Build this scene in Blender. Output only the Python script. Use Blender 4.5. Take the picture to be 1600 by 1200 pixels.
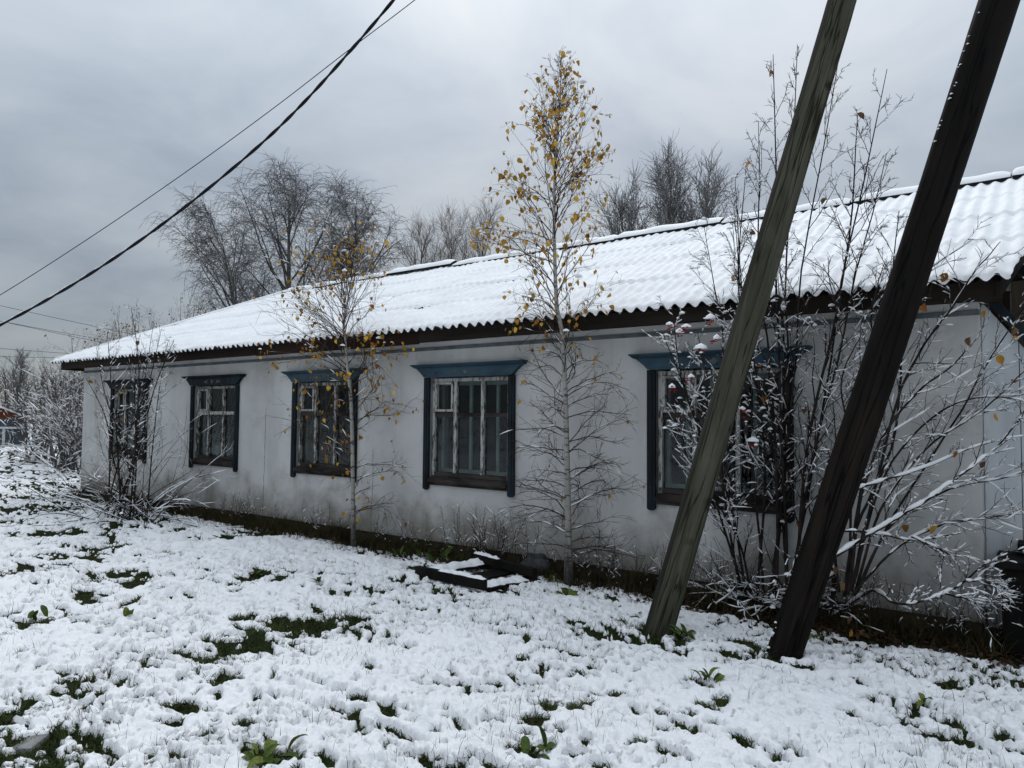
import bpy, math, random
import numpy as np
from mathutils import Matrix, Vector

for _o in list(bpy.data.objects):
    bpy.data.objects.remove(_o, do_unlink=True)
scene = bpy.context.scene
COL = scene.collection
rng = np.random.default_rng(11)
random.seed(11)

# ------------------------------------------------------------------ camera
FPX, YAW, PITCH, ROLL = 1120.9, 0.63902, 0.04485, 0.008035
EYE = Vector((0.0, -7.1, 1.75))
_right = Vector((math.cos(YAW), math.sin(YAW), 0))
_fh = Vector((-math.sin(YAW), math.cos(YAW), 0))
_fwd = _fh * math.cos(PITCH) + Vector((0, 0, math.sin(PITCH)))
_up = Vector((0, 0, math.cos(PITCH))) - _fh * math.sin(PITCH)
_cr, _sr = math.cos(ROLL), math.sin(ROLL)
_ra = _right * _cr + _up * _sr
_ua = -_right * _sr + _up * _cr
cam_data = bpy.data.cameras.new('camera')
cam_data.sensor_width = 36.0
cam_data.lens = 36.0 * FPX / 1600.0
cam_data.clip_start = 0.05
cam_data.clip_end = 2000
cam = bpy.data.objects.new('camera', cam_data)
COL.objects.link(cam)
m = Matrix.Identity(4)
for i in range(3):
    m[i][0], m[i][1], m[i][2], m[i][3] = _ra[i], _ua[i], -_fwd[i], EYE[i]
cam.matrix_world = m
scene.camera = cam

# ------------------------------------------------------------------ world, sun, exposure
SUN_EL, SUN_ROT = math.radians(42), math.radians(-28)
world = bpy.data.worlds.new('World')
scene.world = world
world.use_nodes = True
wn, wl = world.node_tree.nodes, world.node_tree.links
wn.clear()
def N(t, **kw):
    n = wn.new(t)
    for k, v in kw.items(): setattr(n, k, v)
    return n
w_out = N('ShaderNodeOutputWorld')
w_bg = N('ShaderNodeBackground'); w_bg.inputs['Strength'].default_value = 0.1
w_sky = N('ShaderNodeTexSky', sky_type='NISHITA', sun_disc=False)
w_sky.sun_elevation = SUN_EL; w_sky.sun_rotation = SUN_ROT
w_tc = N('ShaderNodeTexCoord')
w_sep = N('ShaderNodeSeparateXYZ'); wl.new(w_tc.outputs['Generated'], w_sep.inputs[0])
def wmath(op, a, b=None):
    n = N('ShaderNodeMath', operation=op)
    for i, v in enumerate((a, b)):
        if v is None: continue
        if hasattr(v, 'is_linked') or hasattr(v, 'links'): wl.new(v, n.inputs[i])
        else: n.inputs[i].default_value = v
    return n.outputs[0]
zc = wmath('MAXIMUM', w_sep.outputs['Z'], 0.0)
# cloud layer seen in plan: direction divided by height above the horizon
den = wmath('ADD', zc, 0.22)
cx = wmath('DIVIDE', w_sep.outputs['X'], den)
cy = wmath('DIVIDE', w_sep.outputs['Y'], den)
w_cmb = N('ShaderNodeCombineXYZ'); wl.new(cx, w_cmb.inputs[0]); wl.new(cy, w_cmb.inputs[1])
def wnoise(scale, detail, rough, off, dist=0.0):
    mp = N('ShaderNodeMapping'); mp.inputs['Location'].default_value = off
    wl.new(w_cmb.outputs[0], mp.inputs[0])
    n = N('ShaderNodeTexNoise'); n.inputs['Scale'].default_value = scale
    n.inputs['Detail'].default_value = detail; n.inputs['Roughness'].default_value = rough
    n.inputs['Distortion'].default_value = dist
    wl.new(mp.outputs[0], n.inputs['Vector'])
    return n.outputs['Fac']
n_big = wnoise(0.75, 2, 0.45, (3.1, 1.4, 0))
n_mid = wnoise(1.9, 6, 0.55, (0.4, 7.7, 0), 0.35)
cl = wmath('ADD', wmath('MULTIPLY', n_big, 0.45), wmath('MULTIPLY', n_mid, 0.55))
w_ramp = N('ShaderNodeValToRGB')
cr_ = w_ramp.color_ramp
cr_.elements[0].position = 0.36; cr_.elements[0].color = (0.54, 0.615, 0.715, 1)
cr_.elements[1].position = 0.62; cr_.elements[1].color = (0.90, 0.945, 0.99, 1)
e = cr_.elements.new(0.48); e.color = (0.70, 0.78, 0.87, 1)
wl.new(cl, w_ramp.inputs[0])
# an overcast sky is about three times as bright overhead as at the horizon
grad = wmath('ADD', wmath('MULTIPLY', wmath('POWER', zc, 1.45), 12.6), 3.05)
w_sc = N('ShaderNodeVectorMath', operation='SCALE')
wl.new(w_ramp.outputs[0], w_sc.inputs[0]); wl.new(grad, w_sc.inputs['Scale'])
w_ns = N('ShaderNodeVectorMath', operation='SCALE'); w_ns.inputs['Scale'].default_value = 0.12
wl.new(w_sky.outputs[0], w_ns.inputs[0])
w_add = N('ShaderNodeVectorMath', operation='ADD')
wl.new(w_sc.outputs[0], w_add.inputs[0]); wl.new(w_ns.outputs[0], w_add.inputs[1])
wl.new(w_add.outputs[0], w_bg.inputs['Color'])
wl.new(w_bg.outputs[0], w_out.inputs['Surface'])

sun_d = bpy.data.lights.new('sun', 'SUN')
sun_d.energy = 0.85
sun_d.angle = math.radians(30)
sun_d.color = (1.0, 0.98, 0.95)
sun = bpy.data.objects.new('sun', sun_d)
COL.objects.link(sun)
_sd = Vector((math.sin(SUN_ROT) * math.cos(SUN_EL), math.cos(SUN_ROT) * math.cos(SUN_EL), math.sin(SUN_EL)))
sun.rotation_euler = (-_sd).to_track_quat('-Z', 'Y').to_euler()

vs = scene.view_settings
vs.view_transform = 'Standard'; vs.look = 'None'; vs.gamma = 1.0; vs.use_curve_mapping = False
vs.exposure = 0.12
scene.cycles.use_denoising = True
scene.cycles.max_bounces = 6
scene.cycles.transparent_max_bounces = 8

# ------------------------------------------------------------------ helpers
def at_depth(px, py, d):
    """A place d metres in front of the lens plane on the line of sight of a photograph pixel."""
    a, b = (px - 800) / FPX, (py - 600) / FPX
    return EYE + (_fwd + _ra * a - _ua * b) * d
def at_y(px, py, y):
    r = at_depth(px, py, 1.0) - EYE
    return EYE + r * ((y - EYE.y) / r.y)
def at_z(px, py, z=0.0):
    r = at_depth(px, py, 1.0) - EYE
    return EYE + r * ((z - EYE.z) / r.z)

def tag(o, label=None, category=None, group=None, kind=None):
    if label: o['label'] = label
    if category: o['category'] = category
    if group: o['group'] = group
    if kind: o['kind'] = kind
    return o
def thing(name, loc, label, category, group=None):
    o = bpy.data.objects.new(name, None)
    COL.objects.link(o); o.location = loc
    o.empty_display_size = 0.2
    return tag(o, label, category, group)
def root_of(o):
    p = Vector((0, 0, 0))
    while o is not None:
        p = p + Vector(o.location); o = o.parent
    return p
def link(name, me, mat, parent=None, smooth=False):
    if mat is not None and not me.materials: me.materials.append(mat)
    if smooth: me.shade_smooth()
    o = bpy.data.objects.new(name, me)
    COL.objects.link(o)
    if parent is not None:
        o.parent = parent
        if parent.type == 'EMPTY': o.matrix_parent_inverse = Matrix.Translation(-root_of(parent))
    return o
def np_mesh(name, V, F):
    """V (n,3) and F (k,4) or (k,3) arrays into a mesh."""
    me = bpy.data.meshes.new(name)
    V = np.ascontiguousarray(V, np.float32); F = np.ascontiguousarray(F, np.int32)
    n, k = F.shape
    me.vertices.add(len(V)); me.vertices.foreach_set('co', V.ravel())
    me.loops.add(n * k); me.loops.foreach_set('vertex_index', F.ravel())
    me.polygons.add(n); me.polygons.foreach_set('loop_start', np.arange(0, n * k, k, dtype=np.int32))
    me.update(calc_edges=True)
    return me
class Shape:
    """Collects simple solids in world coordinates; build() links them as one object."""
    def __init__(self): self.v, self.f = [], []
    def add(self, vs_, fs):
        o = len(self.v); self.v += [tuple(p) for p in vs_]
        self.f += [tuple(i + o for i in f) for f in fs]
    def box(self, x0, x1, y0, y1, z0, z1):
        self.add([(x0, y0, z0), (x1, y0, z0), (x1, y1, z0), (x0, y1, z0), (x0, y0, z1), (x1, y0, z1), (x1, y1, z1), (x0, y1, z1)],
                 [(0, 3, 2, 1), (4, 5, 6, 7), (0, 1, 5, 4), (1, 2, 6, 5), (2, 3, 7, 6), (3, 0, 4, 7)])
        return self
    def hexa(self, b, t):
        """Solid between two quads given in the same turning order."""
        self.add(list(b) + list(t), [(0, 3, 2, 1), (4, 5, 6, 7), (0, 1, 5, 4), (1, 2, 6, 5), (2, 3, 7, 6), (3, 0, 4, 7)])
        return self
    def prism_y(self, pts, y0, y1):
        """Outline in x,z pushed from y0 to y1."""
        n = len(pts)
        self.add([(x, y0, z) for x, z in pts] + [(x, y1, z) for x, z in pts],
                 [tuple(range(n))[::-1], tuple(range(n, 2 * n))] + [(i, (i + 1) % n, n + (i + 1) % n, n + i) for i in range(n)])
        return self
    def prism_x(self, pts, x0, x1):
        n = len(pts)
        self.add([(x0, y, z) for y, z in pts] + [(x1, y, z) for y, z in pts],
                 [tuple(range(n))[::-1], tuple(range(n, 2 * n))] + [(i, (i + 1) % n, n + (i + 1) % n, n + i) for i in range(n)])
        return self
    def rod(self, a, b, r, k=6):
        a, b = Vector(a), Vector(b); t = (b - a).normalized()
        u = t.cross(Vector((0, 0, 1)) if abs(t.z) < .9 else Vector((1, 0, 0))).normalized(); w = t.cross(u)
        ring = [(math.cos(2 * math.pi * i / k) * r, math.sin(2 * math.pi * i / k) * r) for i in range(k)]
        self.add([a + u * c + w * s for c, s in ring] + [b + u * c + w * s for c, s in ring],
                 [tuple(range(k)), tuple(range(k, 2 * k))[::-1]] + [(i, k + i, k + (i + 1) % k, (i + 1) % k) for i in range(k)])
        return self
    def mesh(self, name):
        me = bpy.data.meshes.new(name); me.from_pydata(self.v, [], self.f)
        import bmesh
        b = bmesh.new(); b.from_mesh(me); bmesh.ops.recalc_face_normals(b, faces=b.faces); b.to_mesh(me); b.free()
        return me
    def build(self, name, mat, parent=None, bevel=0.0, smooth=False):
        o = link(name, self.mesh(name), mat, parent, smooth)
        if bevel:
            bv = o.modifiers.new('bevel', 'BEVEL'); bv.width = bevel; bv.segments = 2; bv.limit_method = 'ANGLE'
        return o

# ---- gradient noise in the plane
def _hash(ix, iy, seed):
    h = (ix.astype(np.int64) * 374761393 + iy.astype(np.int64) * 668265263 + seed * 974711) & 0xFFFFFFFF
    h = ((h ^ (h >> 13)) * 1274126177) & 0xFFFFFFFF
    return (h ^ (h >> 16)) & 0xFFFFFFFF
def pnoise(x, y, seed=0):
    x = np.asarray(x, float); y = np.asarray(y, float)
    ix, iy = np.floor(x), np.floor(y); fx, fy = x - ix, y - iy
    u, v = fx * fx * fx * (fx * (fx * 6 - 15) + 10), fy * fy * fy * (fy * (fy * 6 - 15) + 10)
    def g(dx, dy):
        a = _hash(ix + dx, iy + dy, seed) / 4294967296.0 * 2 * np.pi
        return np.cos(a) * (fx - dx) + np.sin(a) * (fy - dy)
    a, b, c, d = g(0, 0), g(1, 0), g(0, 1), g(1, 1)
    return ((a * (1 - u) + b * u) * (1 - v) + (c * (1 - u) + d * u) * v) * 1.5
def fbm(x, y, seed=0, octaves=4, gain=0.5):
    s, a = 0.0, 1.0
    for i in range(octaves):
        s = s + a * pnoise(x * 2 ** i + 17.3 * i, y * 2 ** i - 9.1 * i, seed + i); a *= gain
    return s
def sstep(a, b, x):
    t = np.clip((x - a) / (b - a), 0, 1); return t * t * (3 - 2 * t)

# ------------------------------------------------------------------ materials
class Mat:
    def __init__(self, name):
        self.m = bpy.data.materials.new(name); self.m.use_nodes = True
        self.n, self.l = self.m.node_tree.nodes, self.m.node_tree.links
        self.b = self.n['Principled BSDF']
        self.tc = self.n.new('ShaderNodeTexCoord')
    def math(self, op, a, b=None, c=None):
        n = self.n.new('ShaderNodeMath'); n.operation = op
        for i, v in enumerate((a, b, c)):
            if v is None: continue
            if isinstance(v, (int, float)): n.inputs[i].default_value = v
            else: self.l.new(v, n.inputs[i])
        return n.outputs[0]
    def noise(self, scale, detail=4, rough=0.55, stretch=(1, 1, 1), dist=0.0, off=(0, 0, 0)):
        mp = self.n.new('ShaderNodeMapping'); mp.inputs['Scale'].default_value = stretch; mp.inputs['Location'].default_value = off
        self.l.new(self.tc.outputs['Object'], mp.inputs[0])
        n = self.n.new('ShaderNodeTexNoise'); n.inputs['Scale'].default_value = scale
        n.inputs['Detail'].default_value = detail; n.inputs['Roughness'].default_value = rough; n.inputs['Distortion'].default_value = dist
        self.l.new(mp.outputs[0], n.inputs['Vector'])
        return n.outputs['Fac']
    def ramp(self, fac, stops):
        n = self.n.new('ShaderNodeValToRGB'); r = n.color_ramp
        while len(r.elements) > 1: r.elements.remove(r.elements[-1])
        for i, (p, c) in enumerate(stops):
            el = r.elements[0] if i == 0 else r.elements.new(p)
            el.position = p; el.color = (*c, 1) if len(c) == 3 else c
        self.l.new(fac, n.inputs[0]); return n.outputs[0]
    def mix(self, fac, a, b):
        n = self.n.new('ShaderNodeMix'); n.data_type = 'RGBA'
        for i, v in ((0, fac), (6, a), (7, b)):
            if isinstance(v, (int, float)): n.inputs[i].default_value = v
            elif isinstance(v, tuple): n.inputs[i].default_value = (*v, 1)
            else: self.l.new(v, n.inputs[i])
        return n.outputs[2]
    def color(self, s):
        if isinstance(s, tuple): self.b.inputs['Base Color'].default_value = (*s, 1)
        else: self.l.new(s, self.b.inputs['Base Color'])
    def rough(self, r, spec=0.3):
        if isinstance(r, (int, float)): self.b.inputs['Roughness'].default_value = r
        else: self.l.new(r, self.b.inputs['Roughness'])
        self.b.inputs['Specular IOR Level'].default_value = spec
    def bump(self, h, strength=0.3, dist=0.01):
        n = self.n.new('ShaderNodeBump'); n.inputs['Strength'].default_value = strength; n.inputs['Distance'].default_value = dist
        self.l.new(h, n.inputs['Height']); self.l.new(n.outputs[0], self.b.inputs['Normal'])
    def xyz(self):
        g = self.n.new('ShaderNodeNewGeometry'); s = self.n.new('ShaderNodeSeparateXYZ')
        self.l.new(g.outputs['Position'], s.inputs[0]); return s.outputs

def mottled(name, c0, c1, scale, rough=0.8, bump=0.3, dist=0.004, stretch=(1, 1, 1), spec=0.05, lo=0.35, hi=0.65, detail=5):
    M = Mat(name); f = M.noise(scale, detail, 0.6, stretch)
    M.color(M.ramp(f, [(lo, c0), (hi, c1)])); M.rough(rough, spec)
    if bump: M.bump(M.noise(scale * 2.3, 5, 0.6, stretch), bump, dist)
    return M.m

def make_snow():
    M = Mat('snow'); f = M.noise(6, 3)
    M.color(M.ramp(f, [(0.3, (0.845, 0.855, 0.87)), (0.7, (0.89, 0.895, 0.90))]))
    M.rough(0.65, 0.2)
    h = M.math('ADD', M.noise(45, 6, 0.65), M.math('MULTIPLY', M.noise(220, 3, 0.6), 0.35))
    M.bump(h, 0.55, 0.02)
    return M.m
SNOW = make_snow()
def make_roof_snow():
    M = Mat('roof_snow'); f = M.noise(2, 3)
    M.color(M.ramp(f, [(0.3, (0.83, 0.84, 0.855)), (0.7, (0.88, 0.885, 0.89))])); M.rough(0.65, 0.2)
    M.bump(M.noise(28, 5, 0.6, (1.0, 2.2, 2.2)), 0.4, 0.012)
    return M.m
ROOF_SNOW = make_roof_snow()
def make_plaster():
    M = Mat('whitewashed_plaster'); p = M.xyz()
    f = M.noise(0.9, 6, 0.6)
    base = M.ramp(f, [(0.3, (0.43, 0.432, 0.425)), (0.5, (0.525, 0.528, 0.52)), (0.72, (0.585, 0.585, 0.572))])
    # streaks of rain wash, damp splash of soil along the foot, brown stains
    st = M.noise(2.2, 4, 0.6, (1.0, 1.0, 0.16), 0.4)
    base = M.mix(M.math('MULTIPLY', M.ramp(st, [(0.5, (0, 0, 0)), (0.72, (1, 1, 1))]), 0.5), base, (0.36, 0.362, 0.352))
    hgt = M.math('SUBTRACT', M.math('ADD', M.math('MULTIPLY', M.noise(1.7, 5, 0.65), 1.9), -0.22), p[2])
    foot = M.math('MULTIPLY', M.math('MINIMUM', M.math('MAXIMUM', M.math('MULTIPLY', hgt, 1.6), 0.0), 1.0), 0.7)
    base = M.mix(foot, base, (0.15, 0.128, 0.095))
    moss = M.math('MULTIPLY', M.ramp(M.noise(3.1, 6, 0.7, (1, 1, 1), 0, (4, 1, 2)), [(0.58, (0, 0, 0)), (0.68, (1, 1, 1))]), 0.55)
    base = M.mix(M.math('MULTIPLY', moss, foot), base, (0.03, 0.035, 0.02))
    # a few long cracks
    w = M.math('MULTIPLY', M.math('SUBTRACT', M.noise(1.3, 5, 0.7), 0.5), 0.5)
    crack = None
    for x0 in (-10.35, -7.75, -4.05, -1.15, -13.5):
        d = M.math('ABSOLUTE', M.math('SUBTRACT', M.math('ADD', p[0], M.math('MULTIPLY', w, 0.35)), x0))
        c = M.math('LESS_THAN', d, 0.006)
        crack = c if crack is None else M.math('MAXIMUM', crack, c)
    br = M.math('GREATER_THAN', M.noise(0.8, 3, 0.5, (1, 1, 1), 0, (9, 2, 5)), 0.52)
    crack = M.math('MULTIPLY', crack, br)
    base = M.mix(M.math('MULTIPLY', crack, 0.75), base, (0.06, 0.06, 0.06))
    flake = M.ramp(M.noise(1.6, 8, 0.72, (1, 1, 1), 0.2, (8, 3, 1)), [(0.575, (0, 0, 0)), (0.585, (1, 1, 1))])
    base = M.mix(M.math('MULTIPLY', flake, 0.16), base, (0.25, 0.25, 0.24))
    drip = M.ramp(M.noise(6, 3, 0.5, (1, 1, 0.05), 0.1, (1, 3, 0.4)), [(0.66, (0, 0, 0)), (0.74, (1, 1, 1))])
    base = M.mix(M.math('MULTIPLY', drip, 0.3), base, (0.22, 0.21, 0.19))
    spots = M.ramp(M.noise(9, 2, 0.5, (1, 1, 1), 0, (1, 7, 3)), [(0.74, (0, 0, 0)), (0.76, (1, 1, 1))])
    base = M.mix(M.math('MULTIPLY', spots, 0.5), base, (0.10, 0.10, 0.10))
    dmp = M.ramp(M.noise(0.55, 4, 0.55, (1, 1, 0.45), 0.3, (6.3, 1, 2.2)), [(0.57, (0, 0, 0)), (0.63, (1, 1, 1))])
    base = M.mix(M.math('MULTIPLY', dmp, 0.32), base, (0.21, 0.185, 0.15))
    M.color(base); M.rough(0.9, 0.08)
    M.bump(M.math('ADD', M.noise(2.5, 5, 0.6), M.math('MULTIPLY', M.noise(40, 4, 0.6), 0.12)), 0.35, 0.03)
    return M.m
PLASTER = make_plaster()
PLINTH = mottled('damp_plinth', (0.035, 0.028, 0.02), (0.11, 0.085, 0.055), 5, 0.9, 0.6, 0.02)
DARK_BOARD = mottled('weathered_dark_board', (0.010, 0.009, 0.008), (0.035, 0.028, 0.022), 3, 0.75, 0.6, 0.006, (0.12, 1, 1))
BROWN_BOARD = mottled('brown_board', (0.011, 0.008, 0.007), (0.032, 0.020, 0.015), 3, 0.75, 0.6, 0.006, (0.12, 1, 1))
BLACK_WOOD = mottled('wet_black_wood', (0.006, 0.006, 0.006), (0.016, 0.014, 0.012), 5, 0.7, 0.5, 0.005, (1, 1, 0.2))
GREY_PLANK = mottled('grey_brown_plank', (0.03, 0.025, 0.02), (0.10, 0.085, 0.065), 4, 0.85, 0.6, 0.006, (1, 1, 0.1))
def make_blue():
    M = Mat('faded_blue_paint')
    f = M.noise(3.5, 6, 0.65, (0.5, 1, 1))
    c = M.ramp(f, [(0.3, (0.026, 0.050, 0.070)), (0.6, (0.046, 0.086, 0.114)), (0.75, (0.075, 0.105, 0.125))])
    bare = M.ramp(M.noise(7, 6, 0.75, (0.4, 1, 0.6), 0, (2, 2, 2)), [(0.56, (0, 0, 0)), (0.64, (1, 1, 1))])
    c = M.mix(M.math('MULTIPLY', bare, 0.75), c, (0.022, 0.024, 0.025))
    M.color(c); M.rough(0.7, 0.1); M.bump(M.noise(18, 5, 0.6, (0.3, 1, 1)), 0.4, 0.004)
    return M.m
BLUE = make_blue()
def make_side_blue():
    M = Mat('worn_blue_board')
    f = M.noise(3.5, 6, 0.65, (1, 1, 0.4))
    c = M.ramp(f, [(0.35, (0.012, 0.015, 0.018)), (0.65, (0.021, 0.034, 0.044))])
    bare = M.ramp(M.noise(5, 6, 0.75, (1, 1, 0.35), 0, (5, 2, 8)), [(0.48, (0, 0, 0)), (0.58, (1, 1, 1))])
    c = M.mix(M.math('MULTIPLY', bare, 0.85), c, (0.014, 0.0135, 0.013))
    M.color(c); M.rough(0.75, 0.08); M.bump(M.noise(18, 5, 0.6, (1, 1, 0.3)), 0.5, 0.004)
    return M.m
SIDE_BLUE = make_side_blue()
def make_frame(nm, p0, p1):
    M = Mat(nm)
    f = M.noise(30, 6, 0.7, (1, 1, 0.3))
    pe = M.ramp(f, [(p0, (1, 1, 1)), (p1, (0, 0, 0))])
    c = M.mix(pe, M.mix(M.noise(40, 3), (0.33, 0.33, 0.315), (0.46, 0.46, 0.44)), (0.05, 0.042, 0.034))
    M.color(c); M.rough(0.7, 0.3); M.bump(f, 0.6, 0.004)
    return M.m
FRAME = make_frame('peeling_white_paint', .42, .50)
WORN_FRAME = make_frame('mostly_bare_frame', .47, .55)
INNER_FRAME = mottled('old_white_sash', (0.42, 0.44, 0.44), (0.58, 0.60, 0.60), 4, 0.6, 0.1)
BARE_FRAME = mottled('bare_sash_wood', (0.014, 0.0125, 0.0115), (0.058, 0.051, 0.047), 9, 0.8, 0.5, 0.004, (0.3, 1, 1))
ORNAMENT = mottled('ornament_paint', (0.035, 0.05, 0.055), (0.14, 0.15, 0.145), 18, 0.7, 0.3)
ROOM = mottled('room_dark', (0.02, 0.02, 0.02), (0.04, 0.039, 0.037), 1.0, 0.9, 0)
CURTAIN = mottled('grey_curtain', (0.045, 0.04, 0.037), (0.10, 0.09, 0.083), 3, 0.95, 0.2)
CLOTH = mottled('pale_cloth', (0.16, 0.175, 0.18), (0.26, 0.275, 0.28), 6, 0.95, 0.3)
IRON = mottled('rusty_rod', (0.10, 0.09, 0.085), (0.22, 0.21, 0.20), 12, 0.6, 0)
ASBESTOS = mottled('dark_wet_slate', (0.025, 0.026, 0.027), (0.06, 0.06, 0.06), 4, 0.8, 0.2)
TIN = mottled('black_ridge_tin', (0.008, 0.008, 0.009), (0.02, 0.02, 0.02), 5, 0.5, 0.1)
def make_pale_board():
    M = Mat('pale_washed_board')
    f = M.noise(2.2, 5, 0.6, (1.6, 1, 0.25))
    c = M.ramp(f, [(0.3, (0.47, 0.50, 0.53)), (0.7, (0.70, 0.72, 0.73))])
    st = M.ramp(M.noise(5, 5, 0.6, (1.6, 1, 0.12), 0, (3, 3, 3)), [(0.58, (0, 0, 0)), (0.72, (1, 1, 1))])
    c = M.mix(M.math('MULTIPLY', st, 0.5), c, (0.30, 0.24, 0.17))
    M.color(c); M.rough(0.8, 0.2); M.bump(f, 0.3, 0.006)
    return M.m
PALE_BOARD = make_pale_board()
def glass_mat():
    M = Mat('window_glass'); M.n.remove(M.b)
    out = [n for n in M.n if n.type == 'OUTPUT_MATERIAL'][0]
    tr = M.n.new('ShaderNodeBsdfTransparent'); tr.inputs[0].default_value = (0.66, 0.71, 0.70, 1)
    gl = M.n.new('ShaderNodeBsdfGlossy'); gl.inputs['Roughness'].default_value = 0.05; gl.inputs[0].default_value = (0.9, 0.95, 1, 1)
    geo = M.n.new('ShaderNodeNewGeometry'); dt = M.n.new('ShaderNodeVectorMath'); dt.operation = 'DOT_PRODUCT'
    M.l.new(geo.outputs['Incoming'], dt.inputs[0]); M.l.new(geo.outputs['Normal'], dt.inputs[1])
    refl = M.math('ADD', M.math('MULTIPLY', M.math('POWER', M.math('SUBTRACT', 1.0, M.math('ABSOLUTE', dt.outputs['Value'])), 5.0), 0.9), 0.035)
    mx = M.n.new('ShaderNodeMixShader')
    M.l.new(M.math('MULTIPLY', refl, 0.6), mx.inputs[0]); M.l.new(tr.outputs[0], mx.inputs[1]); M.l.new(gl.outputs[0], mx.inputs[2])
    bp = M.n.new('ShaderNodeBump'); bp.inputs['Strength'].default_value = 0.08; bp.inputs['Distance'].default_value = 0.02
    M.l.new(M.noise(3, 2), bp.inputs['Height']); M.l.new(bp.outputs[0], gl.inputs['Normal'])
    M.l.new(mx.outputs[0], out.inputs[0])
    return M.m
GLASS = glass_mat()
def make_bark_birch():
    M = Mat('birch_bark')
    f = M.noise(14, 4, 0.6, (0.5, 0.5, 2.2)); g = M.noise(3, 4, 0.6)
    pale = M.mix(g, (0.20, 0.19, 0.175), (0.43, 0.415, 0.385))
    dark = M.ramp(f, [(0.56, (0, 0, 0)), (0.62, (1, 1, 1))])
    fis = M.math('MULTIPLY', M.ramp(M.math('ADD', M.math('MULTIPLY', M.xyz()[2], 0.75), M.noise(22, 4, 0.7, (1, 1, 0.35))), [(0.55, (1, 1, 1)), (0.95, (0, 0, 0))]), 0.9)
    M.color(M.mix(fis, M.mix(M.math('MULTIPLY', dark, 0.85), pale, (0.04, 0.035, 0.03)), (0.022, 0.02, 0.018)))
    M.rough(0.75, 0.2); M.bump(f, 0.4, 0.004)
    return M.m
BIRCH_BARK = make_bark_birch()
TWIG = mottled('dark_twig', (0.022, 0.018, 0.016), (0.06, 0.048, 0.042), 5, 0.8, 0)
BIRCH_TWIG = mottled('birch_twig', (0.030, 0.020, 0.016), (0.085, 0.060, 0.048), 5, 0.8, 0)
SHRUB_BARK = mottled('shrub_bark', (0.012, 0.010, 0.0095), (0.045, 0.036, 0.032), 7, 0.8, 0.3, 0.003)
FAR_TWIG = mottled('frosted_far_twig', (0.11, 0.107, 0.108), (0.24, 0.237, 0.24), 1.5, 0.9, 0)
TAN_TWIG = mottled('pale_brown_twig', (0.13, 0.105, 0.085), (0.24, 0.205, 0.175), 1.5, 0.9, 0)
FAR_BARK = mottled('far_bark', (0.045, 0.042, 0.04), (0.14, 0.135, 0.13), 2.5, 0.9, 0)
BROWN_LEAF = mottled('withered_leaf', (0.10, 0.055, 0.025), (0.22, 0.13, 0.07), 9, 0.8, 0)
LEAF_MATS = [mottled('yellow_leaf', (0.46, 0.27, 0.035), (0.62, 0.40, 0.07), 9, 0.6, 0.2),
             mottled('ochre_leaf', (0.34, 0.175, 0.026), (0.48, 0.27, 0.045), 9, 0.6, 0.2),
             mottled('olive_leaf', (0.20, 0.13, 0.025), (0.33, 0.20, 0.04), 9, 0.6, 0.2),
             mottled('rust_leaf', (0.19, 0.075, 0.018), (0.31, 0.13, 0.03), 9, 0.6, 0.2)]
BERRY = mottled('red_berry', (0.20, 0.012, 0.015), (0.33, 0.03, 0.025), 20, 0.4, 0)
GREEN_LEAF = mottled('green_leaf', (0.030, 0.055, 0.012), (0.075, 0.11, 0.025), 14, 0.55, 0.3)
PALE_GREEN_LEAF = mottled('pale_green_leaf', (0.07, 0.10, 0.02), (0.16, 0.18, 0.04), 14, 0.55, 0.3)
GRASS = mottled('wet_grass', (0.020, 0.034, 0.010), (0.065, 0.080, 0.025), 4, 0.7, 0)
DRY_GRASS = mottled('dry_stalk', (0.035, 0.030, 0.018), (0.10, 0.085, 0.05), 4, 0.8, 0)
GROUND = mottled('grassy_soil', (0.010, 0.014, 0.006), (0.028, 0.034, 0.014), 9, 0.95, 0.8, 0.03)
LITTER_MATS = mottled('leaf_litter', (0.014, 0.009, 0.006), (0.062, 0.036, 0.020), 7, 0.8, 0)
def make_pole():
    M = Mat('olive_grey_timber')
    ring = M.noise(7, 5, 0.6, (1, 1, 0.10), 1.6)
    c = M.ramp(ring, [(0.3, (0.032, 0.032, 0.023)), (0.5, (0.060, 0.060, 0.043)), (0.7, (0.094, 0.093, 0.070))])
    kn = M.ramp(M.noise(4.2, 2, 0.4, (1, 1, 0.6), 0.0, (1, 8, 2)), [(0.68, (0, 0, 0)), (0.72, (1, 1, 1))])
    c = M.mix(M.math('MULTIPLY', kn, 0.8), c, (0.012, 0.011, 0.009))
    fine = M.noise(60, 3, 0.6, (1, 1, 0.04))
    c = M.mix(M.math('MULTIPLY', M.ramp(fine, [(0.55, (0, 0, 0)), (0.65, (1, 1, 1))]), 0.45), c, (0.035, 0.034, 0.024))
    ck = M.math('ABSOLUTE', M.math('SUBTRACT', M.noise(9, 3, 0.6, (1, 1, 0.05), 0.3, (3, 3, 1)), 0.5))
    c = M.mix(M.math('MULTIPLY', M.ramp(ck, [(0.006, (1, 1, 1)), (0.02, (0, 0, 0))]), 0.8), c, (0.009, 0.008, 0.006))
    M.color(c); M.rough(0.85, 0.06); M.bump(M.math('ADD', M.math('ADD', ring, fine), M.math('MINIMUM', M.math('MULTIPLY', ck, 20.0), 1.0)), 0.5, 0.006)
    return M.m
POLE = make_pole()
POLE_EDGE = mottled('dark_timber_edge', (0.018, 0.017, 0.014), (0.05, 0.048, 0.038), 6, 0.85, 0.6, 0.008, (1, 1, 0.12))
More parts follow.
